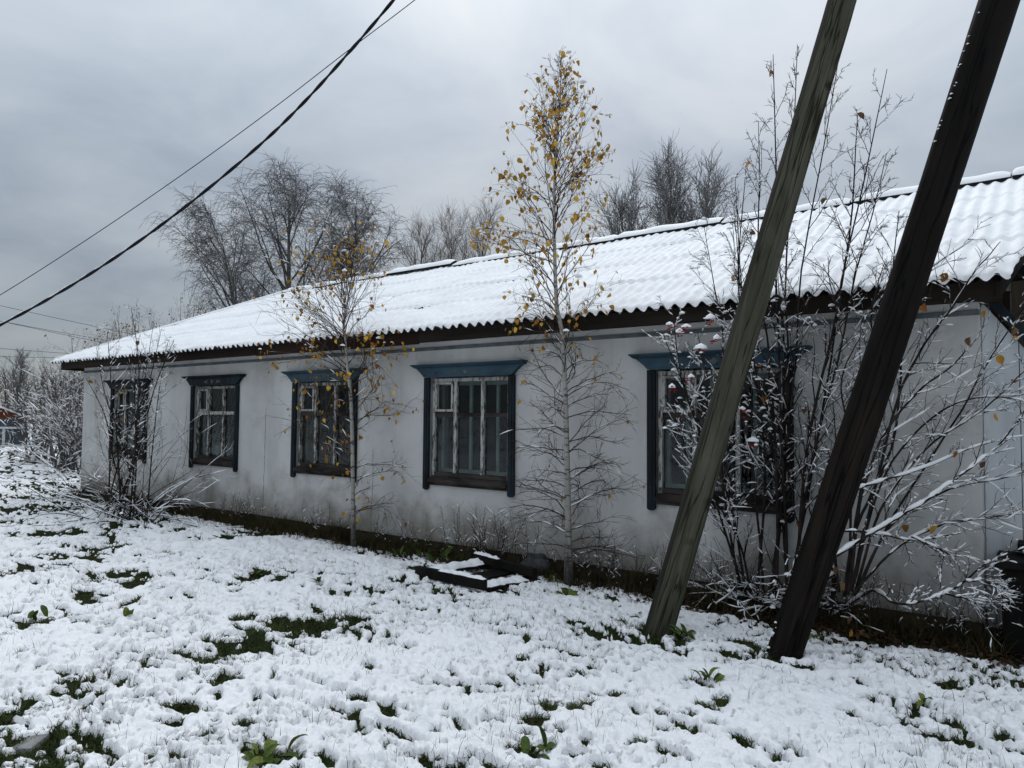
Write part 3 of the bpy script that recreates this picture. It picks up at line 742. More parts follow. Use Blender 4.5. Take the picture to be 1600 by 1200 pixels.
# ---- windows
def make_window(c, idx):
    xa, xb = c - .655, c + .655; za, zb = .945, 2.245
    lab = ['narrow looking window behind the leafless bush', 'window with a drawn grey curtain and thin slanting rods', 'window behind the small leaning birch',
           'clear window with six panes and peeling white bars', 'window hidden behind the berry bush and the olive pole'][idx]
    f = Shape()
    b = .046; y0, y1 = .022, .085
    f.box(xa, xa + b, y0, y1, za, zb); f.box(xb - b, xb, y0, y1, za, zb)
    f.box(xa + b, xb - b, y0 + .002, y1, zb - b, zb)
    m1, m2 = xa + .40, xa + .86
    for mx_ in (m1, m2): f.box(mx_ - .024, mx_ + .024, y0 + .004, y1, za + .05, zb - b)
    FR_ = FRAME if idx > 2 else WORN_FRAME
    win = f.build('window', FR_, house, .004)
    win['label'] = lab
    def sub(shape, name, mat, bevel=.003):
        o = shape.build(name, mat, None, bevel)
        o.parent = win; return o
    zt = 1.765
    s = Shape(); s.box(xa + b, m1 - .024, y0 + .008, y1, zt - .035, zt + .035); s.box(m1 + .024, m2 - .024, y0 + .014, y1, zt - .028, zt + .028); s.box(m2 + .024, xb - b, y0 + .014, y1, zt - .028, zt + .028)
    sub(s, 'transom', FRAME if idx == 1 else BARE_FRAME)
    s = Shape().box(xa + b, xb - b, y0 - .002, y1, za, za + .055); sub(s, 'bottom_rail', BARE_FRAME)
    # small vent sash in the upper left light
    s = Shape(); vx0, vx1, vz0, vz1 = xa + b + .004, m1 - .034, zt + .039, zb - b - .004
    s.box(vx0, vx0 + .03, y0 - .006, y1 - .02, vz0, vz1); s.box(vx1 - .03, vx1, y0 - .006, y1 - .02, vz0, vz1)
    s.box(vx0 + .03, vx1 - .03, y0 - .004, y1 - .02, vz1 - .03, vz1); s.box(vx0 + .03, vx1 - .03, y0 - .004, y1 - .02, vz0, vz0 + .03)
    sub(s, 'vent_sash', FRAME)
    for (p, q) in ((xa + b, m1 - .024), (m1 + .024, m2 - .024), (m2 + .024, xb - b)):
        for (u, v) in ((za + .055, zt - .035), (zt + .035, zb - b)):
            sub(Shape().box(p - .004, q + .004, .060, .064, u - .004, v + .004), 'pane', GLASS, 0)
    # inner sash
    s = Shape()
    for t in (xa + .02, m1 - .16, m1 + .11, m2 + .10, xb - .06): s.box(t, t + .040, .19, .225, za + .03, zb - .03)
    s.box(xa + .002, xb - .062, .192, .223, zb - .09, zb - .031); s.box(xa + .002, xb - .062, .192, .223, za + .031, za + .09); s.box(xa + .063, xb - .063, .196, .221, zt - .03, zt + .02)
    sub(s, 'inner_sash', INNER_FRAME if idx > 2 else BARE_FRAME)
    # carved head board: flared crown, cap moulding, relief
    h = Shape()
    T, B, W, w = 2.425, 2.262, .93, .735
    h.prism_y([(c - w, B), (c + w, B), (c + w + .05, B + .05), (c + w + .14, T - .045), (c + W - .01, T - .038), (c - W + .01, T - .038), (c - w - .14, T - .045), (c - w - .05, B + .05)], -.075, -.004)
    h.hexa([(c - W + .02, -.085, T - .036), (c + W - .02, -.085, T - .036), (c + W - .02, -.003, T - .036), (c - W + .02, -.003, T - .036)],
           [(c - W, -.125, T - .012), (c + W, -.125, T - .012), (c + W, -.003, T - .012), (c - W, -.003, T - .012)])
    h.box(c - W - .008, c + W + .008, -.132, -.003, T - .010, T + .006)
    h.box(c - w + .02, c + w - .02, -.083, -.0755, B - .004, B + .018)
    hd = sub(h, 'head_board', BLUE if idx > 1 else SIDE_BLUE, .003)
    zc_ = (T + B) / 2 - .02
    def relief(pts):
        o_ = Shape()
        cx0 = sum(p[0] for p in pts) / len(pts); cz0 = sum(p[1] for p in pts) / len(pts); n_ = len(pts)
        o_.add([(x, -.0765, z) for x, z in pts] + [(cx0, -.092, cz0)], [(i, (i + 1) % n_, n_) for i in range(n_)] + [tuple(range(n_))[::-1]])
        sub(o_, 'carved_relief', ORNAMENT, 0)
    relief([(c - .05, zc_), (c, zc_ + .04), (c + .05, zc_), (c, zc_ - .04)])
    relief([(c - .28, zc_ - .005), (c - .13, zc_ + .035), (c - .155, zc_), (c - .13, zc_ - .035)])
    relief([(c + .28, zc_ - .005), (c + .13, zc_ + .035), (c + .155, zc_), (c + .13, zc_ - .035)])
    for sgn in (-1, 1):
        x0, x1 = sorted((c + sgn * .662, c + sgn * .757))
        bd = Shape()
        bd.prism_y([(x0, .775), (x0 + .03, .76), (x1 - .03, .76), (x1, .785), (x1, B - .004), (x0, B - .004)], -.045, -.004)
        bd.box(x0 + .028, x1 - .028, -.056, -.0455, .82, B - .02)
        sub(bd, 'side_board', SIDE_BLUE, .004)
    s = Shape().hexa([(xa - .004, -.06, .868), (xb + .004, -.06, .868), (xb + .004, .02, .868), (xa - .004, .02, .868)],
                     [(xa - .004, -.06, .905), (xb + .004, -.06, .905), (xb + .004, .02, .942), (xa - .004, .02, .942)])
    s.box(xa - .004, xb + .004, -.035, -.004, .83, .8665)
    sub(s, 'sill', BARE_FRAME)
    if idx in (0, 1, 2):
        g = Shape()
        for k_ in range(10 if idx < 2 else 7):
            xk = xa + .42 + k_ * (.12 if idx < 2 else .17)
            z0_, x0_ = za + .02, xk - .55
            if x0_ < xa + .08: z0_ += (xa + .08 - x0_) * 1.9; x0_ = xa + .08
            x1_, z1_ = xk + .12, zb - .05
            if x1_ > xb - .08: z1_ -= (x1_ - xb + .08) * 1.9; x1_ = xb - .08
            g.rod((x0_, .15, z0_), (x1_, .15, z1_), .0085, 5)
        for k_ in range(7 if idx == 2 else 2): g.rod((xa + .16 + .16 * k_, .168, za + .02), (xa + .16 + .16 * k_, .168, zb - .05), .008, 5)
        sub(g, 'grille', IRON, 0)
    if idx == 1:
        V = []; nn = 60; x0_, x1_ = (xa, m2 - .1) if idx == 1 else ((xa, m1 + .1) if idx == 0 else (m1, xb))
        for j in range(nn):
            t = j / (nn - 1); yy = .38 + .028 * math.sin(t * 47) + .012 * math.sin(t * 23 + 1)
            V += [(x0_ + (x1_ - x0_) * t, yy, .95), (x0_ + (x1_ - x0_) * t, yy + .01, 2.24)]
        F = [(2 * j, 2 * j + 2, 2 * j + 3, 2 * j + 1) for j in range(nn - 1)]
        me = bpy.data.meshes.new('curtain'); me.from_pydata(V, [], F); me.materials.append(CURTAIN); me.shade_smooth()
        o = bpy.data.objects.new('curtain', me); COL.objects.link(o); o.parent = win
    if idx == 1:
        # crumpled pale cloth lying between the sashes
        nx_, ny_ = 30, 6; V = []
        for j in range(ny_):
            for i_ in range(nx_):
                xi = xa + .03 + (xb - xa - .06) * i_ / (nx_ - 1); t = j / (ny_ - 1)
                hh = (.28 if idx == 1 else .10) * math.sin(math.pi * min(t + .15, 1)) * (.65 + .5 * float(pnoise(xi / .12 + idx, t * 2, 95)))
                V.append((xi, .10 + .16 * t, .945 + max(hh, .005)))
        F = [(j * nx_ + i_, j * nx_ + i_ + 1, (j + 1) * nx_ + i_ + 1, (j + 1) * nx_ + i_) for j in range(ny_ - 1) for i_ in range(nx_ - 1)]
        me = bpy.data.meshes.new('cloth'); me.from_pydata(V, [], F); me.materials.append(CLOTH); me.shade_smooth()
        o = bpy.data.objects.new('cloth', me); COL.objects.link(o); o.parent = win
for i_, c_ in enumerate(WINS): make_window(c_, i_)

# ---- boarded porch against the right end, its sloping edge board and dark planks behind
porch = thing('porch', (0.6, 1.2, 0), 'pale boarded lean-to porch at the right end of the house', 'porch')
for i in range(10):
    x0 = -0.425 + i * .262; x1 = x0 + .256
    def ztop(x): return 2.78 - (x + .43) * 1.42
    if ztop(x1) < .75: break
    Shape().prism_y([(x0, .0), (x1, .0), (x1, ztop(x1)), (x0, ztop(x0))], .245 + .006 * (i % 2), .27).build('board', PALE_BOARD, porch, .004)
Shape().prism_y([(-.42, 2.80), (-.42, 2.93), (1.2, .70), (1.2, .57)], .19, .244).build('edge_board', SIDE_BLUE, porch, .004)
for i in range(16):
    x0 = -.40 + i * .17
    Shape().box(x0, x0 + .163, .95 + .008 * (i % 3), .98, -.05, 2.95 + .1 * (i % 2)).build('back_plank', GREY_PLANK if i % 3 else DARK_BOARD, porch, .003)
Shape().box(-.10, -.0, .60, .70, 1.7, 3.05).build('post', BLACK_WOOD, porch, .006)
Shape().box(-.42, 2.4, .5, .62, 2.98, 3.10).build('top_beam', BLACK_WOOD, porch, .006)
steps = thing('wooden_steps', (.5, 0, 0), 'black wet wooden steps by the right corner of the house', 'steps')
Shape().box(-.34, 1.3, -.32, .23, .60, .66).build('tread', BLACK_WOOD, steps, .008)
Shape().box(-.20, 1.3, -.02, .238, .70, .76).build('tread', BLACK_WOOD, steps, .008)
Shape().box(-.30, 1.3, -.28, -.24, -.2, .597).build('riser', BLACK_WOOD, steps, .005)
Shape().box(-.30, -.26, -.238, .23, -.2, .597).build('side_panel', BLACK_WOOD, steps, .005)
Shape().box(-.17, 1.3, .0, .03, .662, .698).build('riser', BLACK_WOOD, steps, .004)

# ------------------------------------------------------------------ plants made of tapering tubes
def nrm(v): return v / np.maximum(np.linalg.norm(v, axis=-1, keepdims=True), 1e-9)
def grow(start, dirs, L, r0, r1, n, wig, bend, rg):
    """Grow many stems at once; returns points (N,n+1,3) and radii (N,n+1). bend>0 turns up, <0 hangs."""
    N_ = len(start); P = np.zeros((N_, n + 1, 3)); P[:, 0] = start; d = nrm(np.array(dirs, float))
    L = np.broadcast_to(np.asarray(L, float), (N_,)); step = (L / n)[:, None]
    for i in range(n):
        d = nrm(d + rg.normal(0, wig, (N_, 3)) + np.array([0, 0, bend]))
        P[:, i + 1] = P[:, i] + d * step
    t = np.linspace(0, 1, n + 1)[None]
    R = np.asarray(r0, float).reshape(-1, 1) * (1 - t) + np.asarray(r1, float).reshape(-1, 1) * t
    R = np.broadcast_to(R, (N_, n + 1)).copy()
    return P, R
def fork(P, R, per, t0, t1, a0, a1, rg, flat=0.0):
    """Pick starts of side shoots on the stems P; returns start, direction, stem radius there, t, parent index."""
    N_, n1 = P.shape[:2]
    pi = np.repeat(np.arange(N_), per); M_ = len(pi)
    t = np.clip((np.tile(np.arange(per), N_) + rg.uniform(0, 1, M_)) / per, 0, 1) * (t1 - t0) + t0
    f = t * (n1 - 1); i = np.minimum(f.astype(int), n1 - 2); w = (f - i)[:, None]
    S = P[pi, i] * (1 - w) + P[pi, i + 1] * w
    T = nrm(P[pi, i + 1] - P[pi, i]); r = R[pi, i] * (1 - w[:, 0]) + R[pi, i + 1] * w[:, 0]
    q = rg.normal(0, 1, (M_, 3)); q[:, 2] *= (1 - flat); q = nrm(q - (q * T).sum(-1, keepdims=True) * T)
    a = rg.uniform(a0, a1, M_)[:, None]
    return S, nrm(T * np.cos(a) + q * np.sin(a)), r, t, pi
def refine(P, R, k):
    n1 = P.shape[1]; tt = np.linspace(0, n1 - 1, (n1 - 1) * k + 1); i = np.minimum(tt.astype(int), n1 - 2); w = tt - i
    return P[:, i] * (1 - w)[None, :, None] + P[:, i + 1] * w[None, :, None], R[:, i] * (1 - w) + R[:, i + 1] * w
def smooth_path(pts, k=6):
    """Catmull-Rom through the given points."""
    P = [Vector(p) for p in pts]; P = [P[0] * 2 - P[1]] + P + [P[-1] * 2 - P[-2]]; out = []
    for i in range(1, len(P) - 2):
        for j in range(k):
            t = j / k
            out.append(0.5 * ((2 * P[i]) + (P[i + 1] - P[i - 1]) * t + (2 * P[i - 1] - 5 * P[i] + 4 * P[i + 1] - P[i + 2]) * t * t + (3 * P[i] - P[i - 1] - 3 * P[i + 1] + P[i + 2]) * t ** 3))
    out.append(P[-2]); return np.array([tuple(p) for p in out])
def tubes(P, R, k):
    N_, n1 = P.shape[:2]
    T = np.empty_like(P); T[:, 1:-1] = P[:, 2:] - P[:, :-2]; T[:, 0] = P[:, 1] - P[:, 0]; T[:, -1] = P[:, -1] - P[:, -2]
    T = nrm(T)
    vert = np.abs(T[:, :, 2]).mean(1) > .75
    ref = np.where(vert[:, None], np.array([[0.93, 0.37, 0.0]]), np.array([[0., 0., 1.]]))[:, None, :]
    U = nrm(np.cross(T, ref)); W = np.cross(T, U)
    a = np.arange(k) * 2 * np.pi / k
    V = P[:, :, None] + R[:, :, None, None] * (np.cos(a)[None, None, :, None] * U[:, :, None] + np.sin(a)[None, None, :, None] * W[:, :, None])
    idx = np.arange(N_ * n1 * k).reshape(N_, n1, k); nx = np.roll(idx, -1, axis=2)
    F = np.stack([idx[:, :-1], nx[:, :-1], nx[:, 1:], idx[:, 1:]], -1).reshape(-1, 4)
    return V.reshape(-1, 3), F
class Bunch:
    def __init__(self): self.V, self.F, self.n = [], [], 0
    def add(self, V, F):
        if len(V) == 0: return
        self.V.append(V); self.F.append(F + self.n); self.n += len(V)
    def tube(self, P, R, k=3): self.add(*tubes(P, R, k))
    def mesh(self, name): return np_mesh(name, np.concatenate(self.V), np.concatenate(self.F))
    def build(self, name, mat, parent, smooth=True): return link(name, self.mesh(name), mat, parent, smooth)
def snow_on(P, R, rg, amount=0.5, size=0.006, k=4, sub=2):
    """Ridges of snow lying along the upper side of stems; broken, thicker on level wood."""
    P, R = refine(P, R, sub); N_, n1 = P.shape[:2]
    T = np.gradient(P, axis=1); T = nrm(T); level = np.sqrt(np.clip(1 - T[:, :, 2] ** 2, 0, 1))
    q = rg.normal(0, 1, (N_, n1)); q = (q + np.roll(q, 1, 1) * .8 + np.roll(q, -1, 1) * .5) / 1.4
    on = np.clip((q - (0.9 - 1.8 * amount)) * .9 + .25, 0, 1.25) * np.clip((level - .35) * 2.2, 0, 1)
    rs_ = (R * .95 + size) * on
    rs_[:, 0] *= .3; rs_[:, -1] *= .5
    keep = rs_.max(1) > size * .45
    P2 = P.copy(); P2[:, :, 2] += R * .55 + rs_ * .55
    return P2[keep], np.maximum(rs_, .0006)[keep]

def keep_front(Q):
    lim = np.interp(Q[..., 2], [0, 1.9, 2.72, 2.95], [-.07, -.10, -.50, -.58])
    Q[..., 1] = np.where(Q[..., 2] > 5.2, Q[..., 1], np.minimum(Q[..., 1], lim))
# ---- leaf shapes
def leaf_mesh(name, mat, size, fold=0.35, curl=0.3):
    pts = [(0, 0), (.34, .12), (.46, .38), (.30, .70), (0, 1.0), (-.30, .70), (-.46, .38), (-.34, .12)]
    V = [(x * size, fold * abs(x) * size + curl * size * y * y * .5, -y * size) for x, y in pts]
    V.append((0, -.02 * size + curl * size * .12, -.5 * size)); V.append((0, 0, .45 * size))
    F = [(i, (i + 1) % 8, 8) for i in range(8)]
    V += [(.02 * size, 0, .45 * size), (.02 * size, 0, 0)]; F += [(9, 10, 11), (9, 11, 0)]
    me = bpy.data.meshes.new(name); me.from_pydata(V, [], F); me.materials.append(mat); me.shade_smooth(); return me
LEAVES = [leaf_mesh('leaf', LEAF_MATS[i % 4], 1.0, f, c) for i, (f, c) in enumerate(((.35, .3), (.7, .5), (.25, -.3), (.9, .6), (.5, .1), (.15, .6)))]
def hang_leaves(root, pts, size0, size1, rg, meshes=LEAVES):
    base = root_of(root)
    for p in pts:
        o = bpy.data.objects.new('leaf', meshes[int(rg.integers(len(meshes)))])
        COL.objects.link(o); o.parent = root
        s = rg.uniform(size0, size1)
        o.location = Vector(p) - base - Vector((0, 0, s * .4)); o.scale = (s * rg.uniform(.75, 1), s, s)
        o.rotation_euler = (rg.normal(0, .45), rg.normal(0, .4), rg.uniform(0, 6.28))
def snow_blobs(pts, r0, r1, rg):
    """Little flattened caps of snow at the given points."""
    V0 = np.array([(0, 0, 1)] + [(math.cos(a) * .85, math.sin(a) * .85, .35) for a in np.arange(5) * 2 * math.pi / 5] + [(math.cos(a + .6), math.sin(a + .6), -.25) for a in np.arange(5) * 2 * math.pi / 5])
    F0 = np.array([(0, 1 + i, 1 + (i + 1) % 5) for i in range(5)] + [(1 + i, 6 + i, 1 + (i + 1) % 5) for i in range(5)] + [(1 + (i + 1) % 5, 6 + i, 6 + (i + 1) % 5) for i in range(5)])
    n = len(pts); s = rg.uniform(r0, r1, (n, 1, 1)) * rg.uniform(.7, 1.3, (n, 1, 3)) * np.array([1.15, 1.15, .8])
    V = np.asarray(pts)[:, None] + V0[None] * s
    return V.reshape(-1, 3), (np.arange(n)[:, None, None] * 11 + F0[None]).reshape(-1, 3)

# ---- tall young birch with yellow leaves
def young_birch(base, top, mid_bend, r_base, label, widths, n_br, n_leaf, leaf_zone, seed, low_down):
    rg = np.random.default_rng(seed)
    root = thing('birch_tree', base, label, 'birch tree')
    path = smooth_path([base, *mid_bend, top], 10)
    keep_front(path); P = path[None]; n1 = P.shape[1]; t = np.linspace(0, 1, n1)
    R = (r_base * (1 - t) ** .95 + .0035)[None]
    R[0, 0:3] *= np.array([1.5, 1.25, 1.1])
    tr = Bunch(); tr.tube(P, R, 10); tr.build('trunk', BIRCH_BARK, root)
    H = top[2] - base[2]
    S, D, r, tt, _ = fork(P, R, n_br, .05, .985, .6, 1.0, rg, .6)
    L = np.interp(tt, [w_[0] for w_ in widths], [w_[1] for w_ in widths]) * rg.uniform(.65, 1.05, len(tt))
    up = np.interp(tt, [0, .3, .55, .8, 1], [low_down, low_down + .4, .75, .95, 1.5])
    D = nrm(D * np.array([1, 1, .35]) + np.stack([0 * up, 0 * up, up], -1) * .75)
    cr = Bunch(); sn = Bunch()
    P1, R1 = grow(S, D, L, np.minimum(r * .42, .0065), .0018, 8, .15, .0, rg)
    # outer ends of the low boughs droop
    lowmask = (tt < .5).astype(float)[:, None] * np.linspace(0, 1, 9)[None] ** 2
    P1[:, :, 2] -= lowmask * L[:, None] * .22
    P1[:, :, 2] = np.maximum(P1[:, :, 2], .02)
    keep_front(P1)
    cr.tube(P1, R1, 4)
    S2, D2, r2, t2, pi2 = fork(P1, R1, 8, .12, .98, .35, .85, rg, .3)
    P2, R2 = grow(S2, D2, L[pi2] * rg.uniform(.18, .5, len(S2)), np.minimum(r2 * .7, .0032), .0014, 5, .12, -.02, rg)
    high2 = (tt[pi2] > .5)
    keep_front(P2)
    cr.tube(P2, R2, 3)
    S3, D3, r3, t3, pi3 = fork(P2, R2, 2, .2, .95, .35, .9, rg, .2)
    P3, R3 = grow(S3, D3, L[pi2][pi3] * rg.uniform(.07, .2, len(S3)), .0018, .0010, 3, .12, -.02, rg)
    keep_front(P3)
    cr.tube(P3, R3, 3)
    cr.build('crown', BIRCH_TWIG, root)
    for (a, b, am) in ((P1[tt > .5], R1[tt > .5], .22), (P2[high2], R2[high2], .10), (P1[tt <= .5], R1[tt <= .5], .04)):
        q, w = snow_on(a, b, rg, am, .004); sn.tube(q, w, 4)
    ends = np.concatenate([P2[:, -1], P3[:, -1], P2[:, 3]]); zone = np.concatenate([tt[pi2], tt[pi2][pi3], tt[pi2]])
    wgt = np.interp(zone, [z_[0] for z_ in leaf_zone], [z_[1] for z_ in leaf_zone]); bw = np.exp(rg.normal(0, 0.65, len(S)))
    i2 = np.concatenate([pi2, pi2[pi3], pi2]); axx = np.interp(ends[:, 2], path[:, 2], path[:, 0]); ayy = np.interp(ends[:, 2], path[:, 2], path[:, 1])
    wgt = wgt * bw[i2] * (.06 + np.hypot(ends[:, 0] - axx, ends[:, 1] - ayy)) ** .9; wgt = wgt / wgt.sum()
    pick = rg.choice(len(ends), n_leaf, replace=False, p=wgt)
    hang_leaves(root, ends[pick[:295]], .040, .078, rg)
    if n_leaf > 295:
        lv = Bunch()
        for p in ends[pick[295:]]:
            a = rg.uniform(0, 6.28); s_ = rg.uniform(.032, .062); u = np.array([math.cos(a), math.sin(a), 0]); w = np.array([rg.normal(0, .3), rg.normal(0, .3), -1.0])
            lv.add(np.array([p, p + u * s_ * .42 + w * s_ * .35, p + w * s_, p - u * s_ * .42 + w * s_ * .35]), np.array([[0, 1, 2, 3]]))
        tag(lv.build('leaves', LEAF_MATS[1], root, False), kind='stuff')
    cap = ends[rg.choice(pick, max(6, n_leaf // 9), replace=False)] + np.array([0, 0, .010]); cap = cap[cap[:, 2] > 2.5]
    V_, F_ = snow_blobs(cap, .014, .034, rg)
    so = tag(sn.build('snow', SNOW, root), kind='stuff')
    tag(link('snow_clump', np_mesh('snow_clump', V_, F_), SNOW, root, True), kind='stuff')
    return root
b1 = at_y(889, 900, -.45); b1.z = -.08
t1 = at_y(877, 84, -.60)
young_birch(tuple(b1), tuple(t1), [tuple(at_y(884, 640, -.47)), tuple(at_y(872, 330, -.5))], .037,
            'tall slender birch with yellow leaves in its top, beside the clear window', [(0, .75), (.12, .95), (.35, .85), (.6, 1.1), (.75, .82), (.9, .40), (1, .12)],
            130, 760, [(0, 0), (.38, .03), (.48, .7), (.62, 1.3), (.88, .8), (1, .3)], 5, -.05)
b2 = at_y(553, 846, -.5); b2.z = -.08
t2_ = at_y(556, 385, -.60)
young_birch(tuple(b2), tuple(t2_), [tuple(at_y(549, 640, -.5)), tuple(at_y(540, 540, -.52)), tuple(at_y(546, 475, -.54))], .027,
            'small thin birch with sparse yellow leaves, in front of the middle window', [(0, .8), (.2, 1.3), (.45, 1.55), (.62, 1.5), (.8, .95), (1, .22)],
            90, 520, [(0, .12), (.2, .9), (.4, 1.4), (.6, 1.2), (.9, .6), (1, .3)], 9, -.05)

# ---- many-stemmed bushes
def bush(base, tips, spread, r_base, label, category, seed, bark, side_n, side_len, snow_amt, low_n, low_len, berries=(), blob_n=0, twig_mat=None, name='bush', level3=4, leaf_pts=0, snow_size=.007, group=None):
    rg = np.random.default_rng(seed)
    base = Vector(base)
    root = thing(name, base, label, category, group)
    Ps = []
    for tp in tips:
        b = base + Vector((rg.uniform(-spread, spread), rg.uniform(-spread, spread) * .6, 0))
        tp = Vector(tp); m1 = b.lerp(tp, .35) + Vector((rg.normal(0, .05), rg.normal(0, .05), 0)) + Vector((0, 0, .04)); m2 = b.lerp(tp, .7) + Vector((rg.normal(0, .06), rg.normal(0, .06), .03))
        Ps.append(smooth_path([b, m1, m2, tp], 5))
    P = np.array(Ps); n1 = P.shape[1]; t = np.linspace(0, 1, n1)
    rb = r_base * rg.uniform(.55, 1.15, len(P))
    R = rb[:, None] * (1 - t[None]) ** .8 + .0026
    if -17.5 < base.x < .5 and base.y > -2: keep_front(P)
    st = Bunch(); st.tube(P, R, 7); st.build('trunk', bark, root)
    cr = Bunch(); sn = Bunch()
    S, D, r, tt, pi = fork(P, R, side_n, .18, .98, .45, 1.0, rg, .3)
    L = side_len * rg.uniform(.35, 1.1, len(S)) * np.interp(tt, [0, .25, .6, 1], [.8, 1.1, .9, .35])
    D = nrm(D + np.array([0, 0, .28]))
    P1, R1 = grow(S, D, L, np.minimum(r * .55, .009), .0022, 6, .11, .03, rg)
    if low_n:
        a = rg.uniform(0, 2 * np.pi, low_n); e_ = rg.uniform(.15, .9, low_n)
        Dl = np.stack([np.cos(a) * np.cos(e_), np.sin(a) * np.cos(e_) * .8 - .25, np.sin(e_)], -1)
        Sl = np.tile(np.array(base), (low_n, 1)) + rg.normal(0, spread * .8, (low_n, 3)) * np.array([1, .6, 0]) + np.array([0, 0, .05])
        Pl, Rl = grow(Sl, Dl, low_len * rg.uniform(.5, 1.1, low_n), .008, .0022, 6, .10, -.07, rg)
        Pl[:, :, 2] = np.maximum(Pl[:, :, 2], .03)
        P1 = np.concatenate([P1, Pl]); R1 = np.concatenate([R1, Rl]); L = np.concatenate([L, np.full(low_n, low_len)])
    if base.y > -2 and base.x > -17.5 and base.x < .5:
        clampw = keep_front
    else:
        def clampw(Q): pass
    clampw(P1); cr.tube(P1, R1, 4)
    S2, D2, r2, t2, pi2 = fork(P1, R1, level3, .15, .97, .4, 1.0, rg, .2)
    P2, R2 = grow(S2, D2, L[pi2] * rg.uniform(.12, .45, len(S2)), np.minimum(r2 * .7, .004), .0016, 4, .12, .02, rg)
    clampw(P2); cr.tube(P2, R2, 3)
    S3, D3, r3, t3, pi3 = fork(P2, R2, 2, .3, .9, .4, 1.0, rg, .2)
    P3, R3 = grow(S3, D3, rg.uniform(.03, .12, len(S3)) * side_len, .0021, .0012, 2, .1, .0, rg)
    clampw(P3); cr.tube(P3, R3, 3)
    cr.build('crown', twig_mat or bark, root)
    for (q_, w_, am, sz_) in ((P, R, snow_amt * .8, 1), (P1, R1, min(1, snow_amt * 1.15), .9), (P2, R2, min(1, snow_amt * 1.1), .6)):
        q, w = snow_on(q_, w_, rg, am, snow_size * sz_); sn.tube(q, w, 5)
    allp = np.concatenate([P2[:, 2], P2[:, -1], P1[:, 3]])
    tag(sn.build('snow', SNOW, root), kind='stuff')
    if blob_n:
        V_, F_ = snow_blobs(allp[rg.choice(len(allp), min(blob_n, len(allp)), replace=False)] + np.array([0, 0, .008]), .010, .026, rg)
        tag(link('snow_clump', np_mesh('snow_clump', V_, F_), SNOW, root, True), kind='stuff')
    if leaf_pts:
        hang_leaves(root, P2[rg.choice(len(P2), leaf_pts, replace=False), -1], .05, .085, rg, [LEAVES[3], LEAVES[1], WITHERED])
    for c_ in berries:
        bb = Bunch(); c_ = np.array(c_)
        for _ in range(9):
            p = c_ + rg.normal(0, .022, 3) * np.array([1, 1, .7]) - np.array([0, 0, .02])
            V_, F_ = snow_blobs(p[None], .009, .011, rg); bb.add(V_, F_)
        tag(bb.build('berry_cluster', BERRY, root), kind='stuff')
        V_, F_ = snow_blobs((c_ + np.array([0, 0, .01]))[None], .03, .045, rg); link('snow_cap', np_mesh('snow_cap', V_, F_), SNOW, root, True)
    return root
WITHERED = leaf_mesh('leaf', BROWN_LEAF, 1.0, .9, .5)

# leafless bush by the left corner
D_ = 12.2
lb = at_z(196, 812, -.02)
bush(lb, [at_depth(px, py, D_ + dd) for px, py, dd in ((150, 540, .2), (168, 520, -.2), (205, 480, 0), (214, 540, .3), (228, 560, -.2), (240, 505, .2), (252, 515, -.1), (262, 535, .3), (272, 530, 0), (186, 600, -.3), (135, 590, .1))],
     .52, .014, 'dark leafless bush with upright stems in front of the far left window', 'bush', 21, SHRUB_BARK, 16, .62, .42, 60, 2.3, blob_n=60, level3=4, leaf_pts=6, snow_size=.005)
# berry bush behind the olive pole
rb_ = at_z(1172, 945, -.06)
berr = [at_depth(px, py, 6.1 + .1 * ((px // 7) % 4 - 1)) for px, py in ((1046, 508), (1072, 512), (1110, 498), (1095, 545), (1080, 590), (1062, 520), (1160, 640), (1176, 690), (1050, 606), (1120, 530))]
bush(rb_, [at_y(px, py, -.45 - .5 * (6.6 - d)) for px, py, d in ((1105, 355, 6.5), (1148, 340, 6.3), (1050, 480, 6.1), (1035, 520, 6.0), (1170, 265, 6.5), (1060, 640, 6.0), (1090, 520, 6.2), (1215, 420, 6.3))],
     .20, .0105, 'snow-laden berry bush with red berries behind the olive pole', 'bush', 22, SHRUB_BARK, 19, .62, .8, 22, .9, berries=berr, blob_n=220, level3=5, leaf_pts=0, snow_size=.0048)
# tall bare cherry between the poles
cb = at_z(1225, 950, -.06)
bush(cb, [at_y(px, py, -.62 - .25 * (6.6 - d)) for px, py, d in ((1208, 85, 6.5), (1246, 70, 6.3), (1310, 95, 6.4), (1386, 108, 6.2), (1340, 180, 6.5), (1385, 240, 6.3), (1150, 300, 6.6), (1405, 330, 6.2), (1185, 190, 6.4))],
     .14, .0140, 'tall leafless cherry with straight dark stems between the two poles', 'tree', 23, SHRUB_BARK, 24, .62, .5, 8, .9, blob_n=90, level3=5, leaf_pts=16, snow_size=.0038, name='cherry_tree')

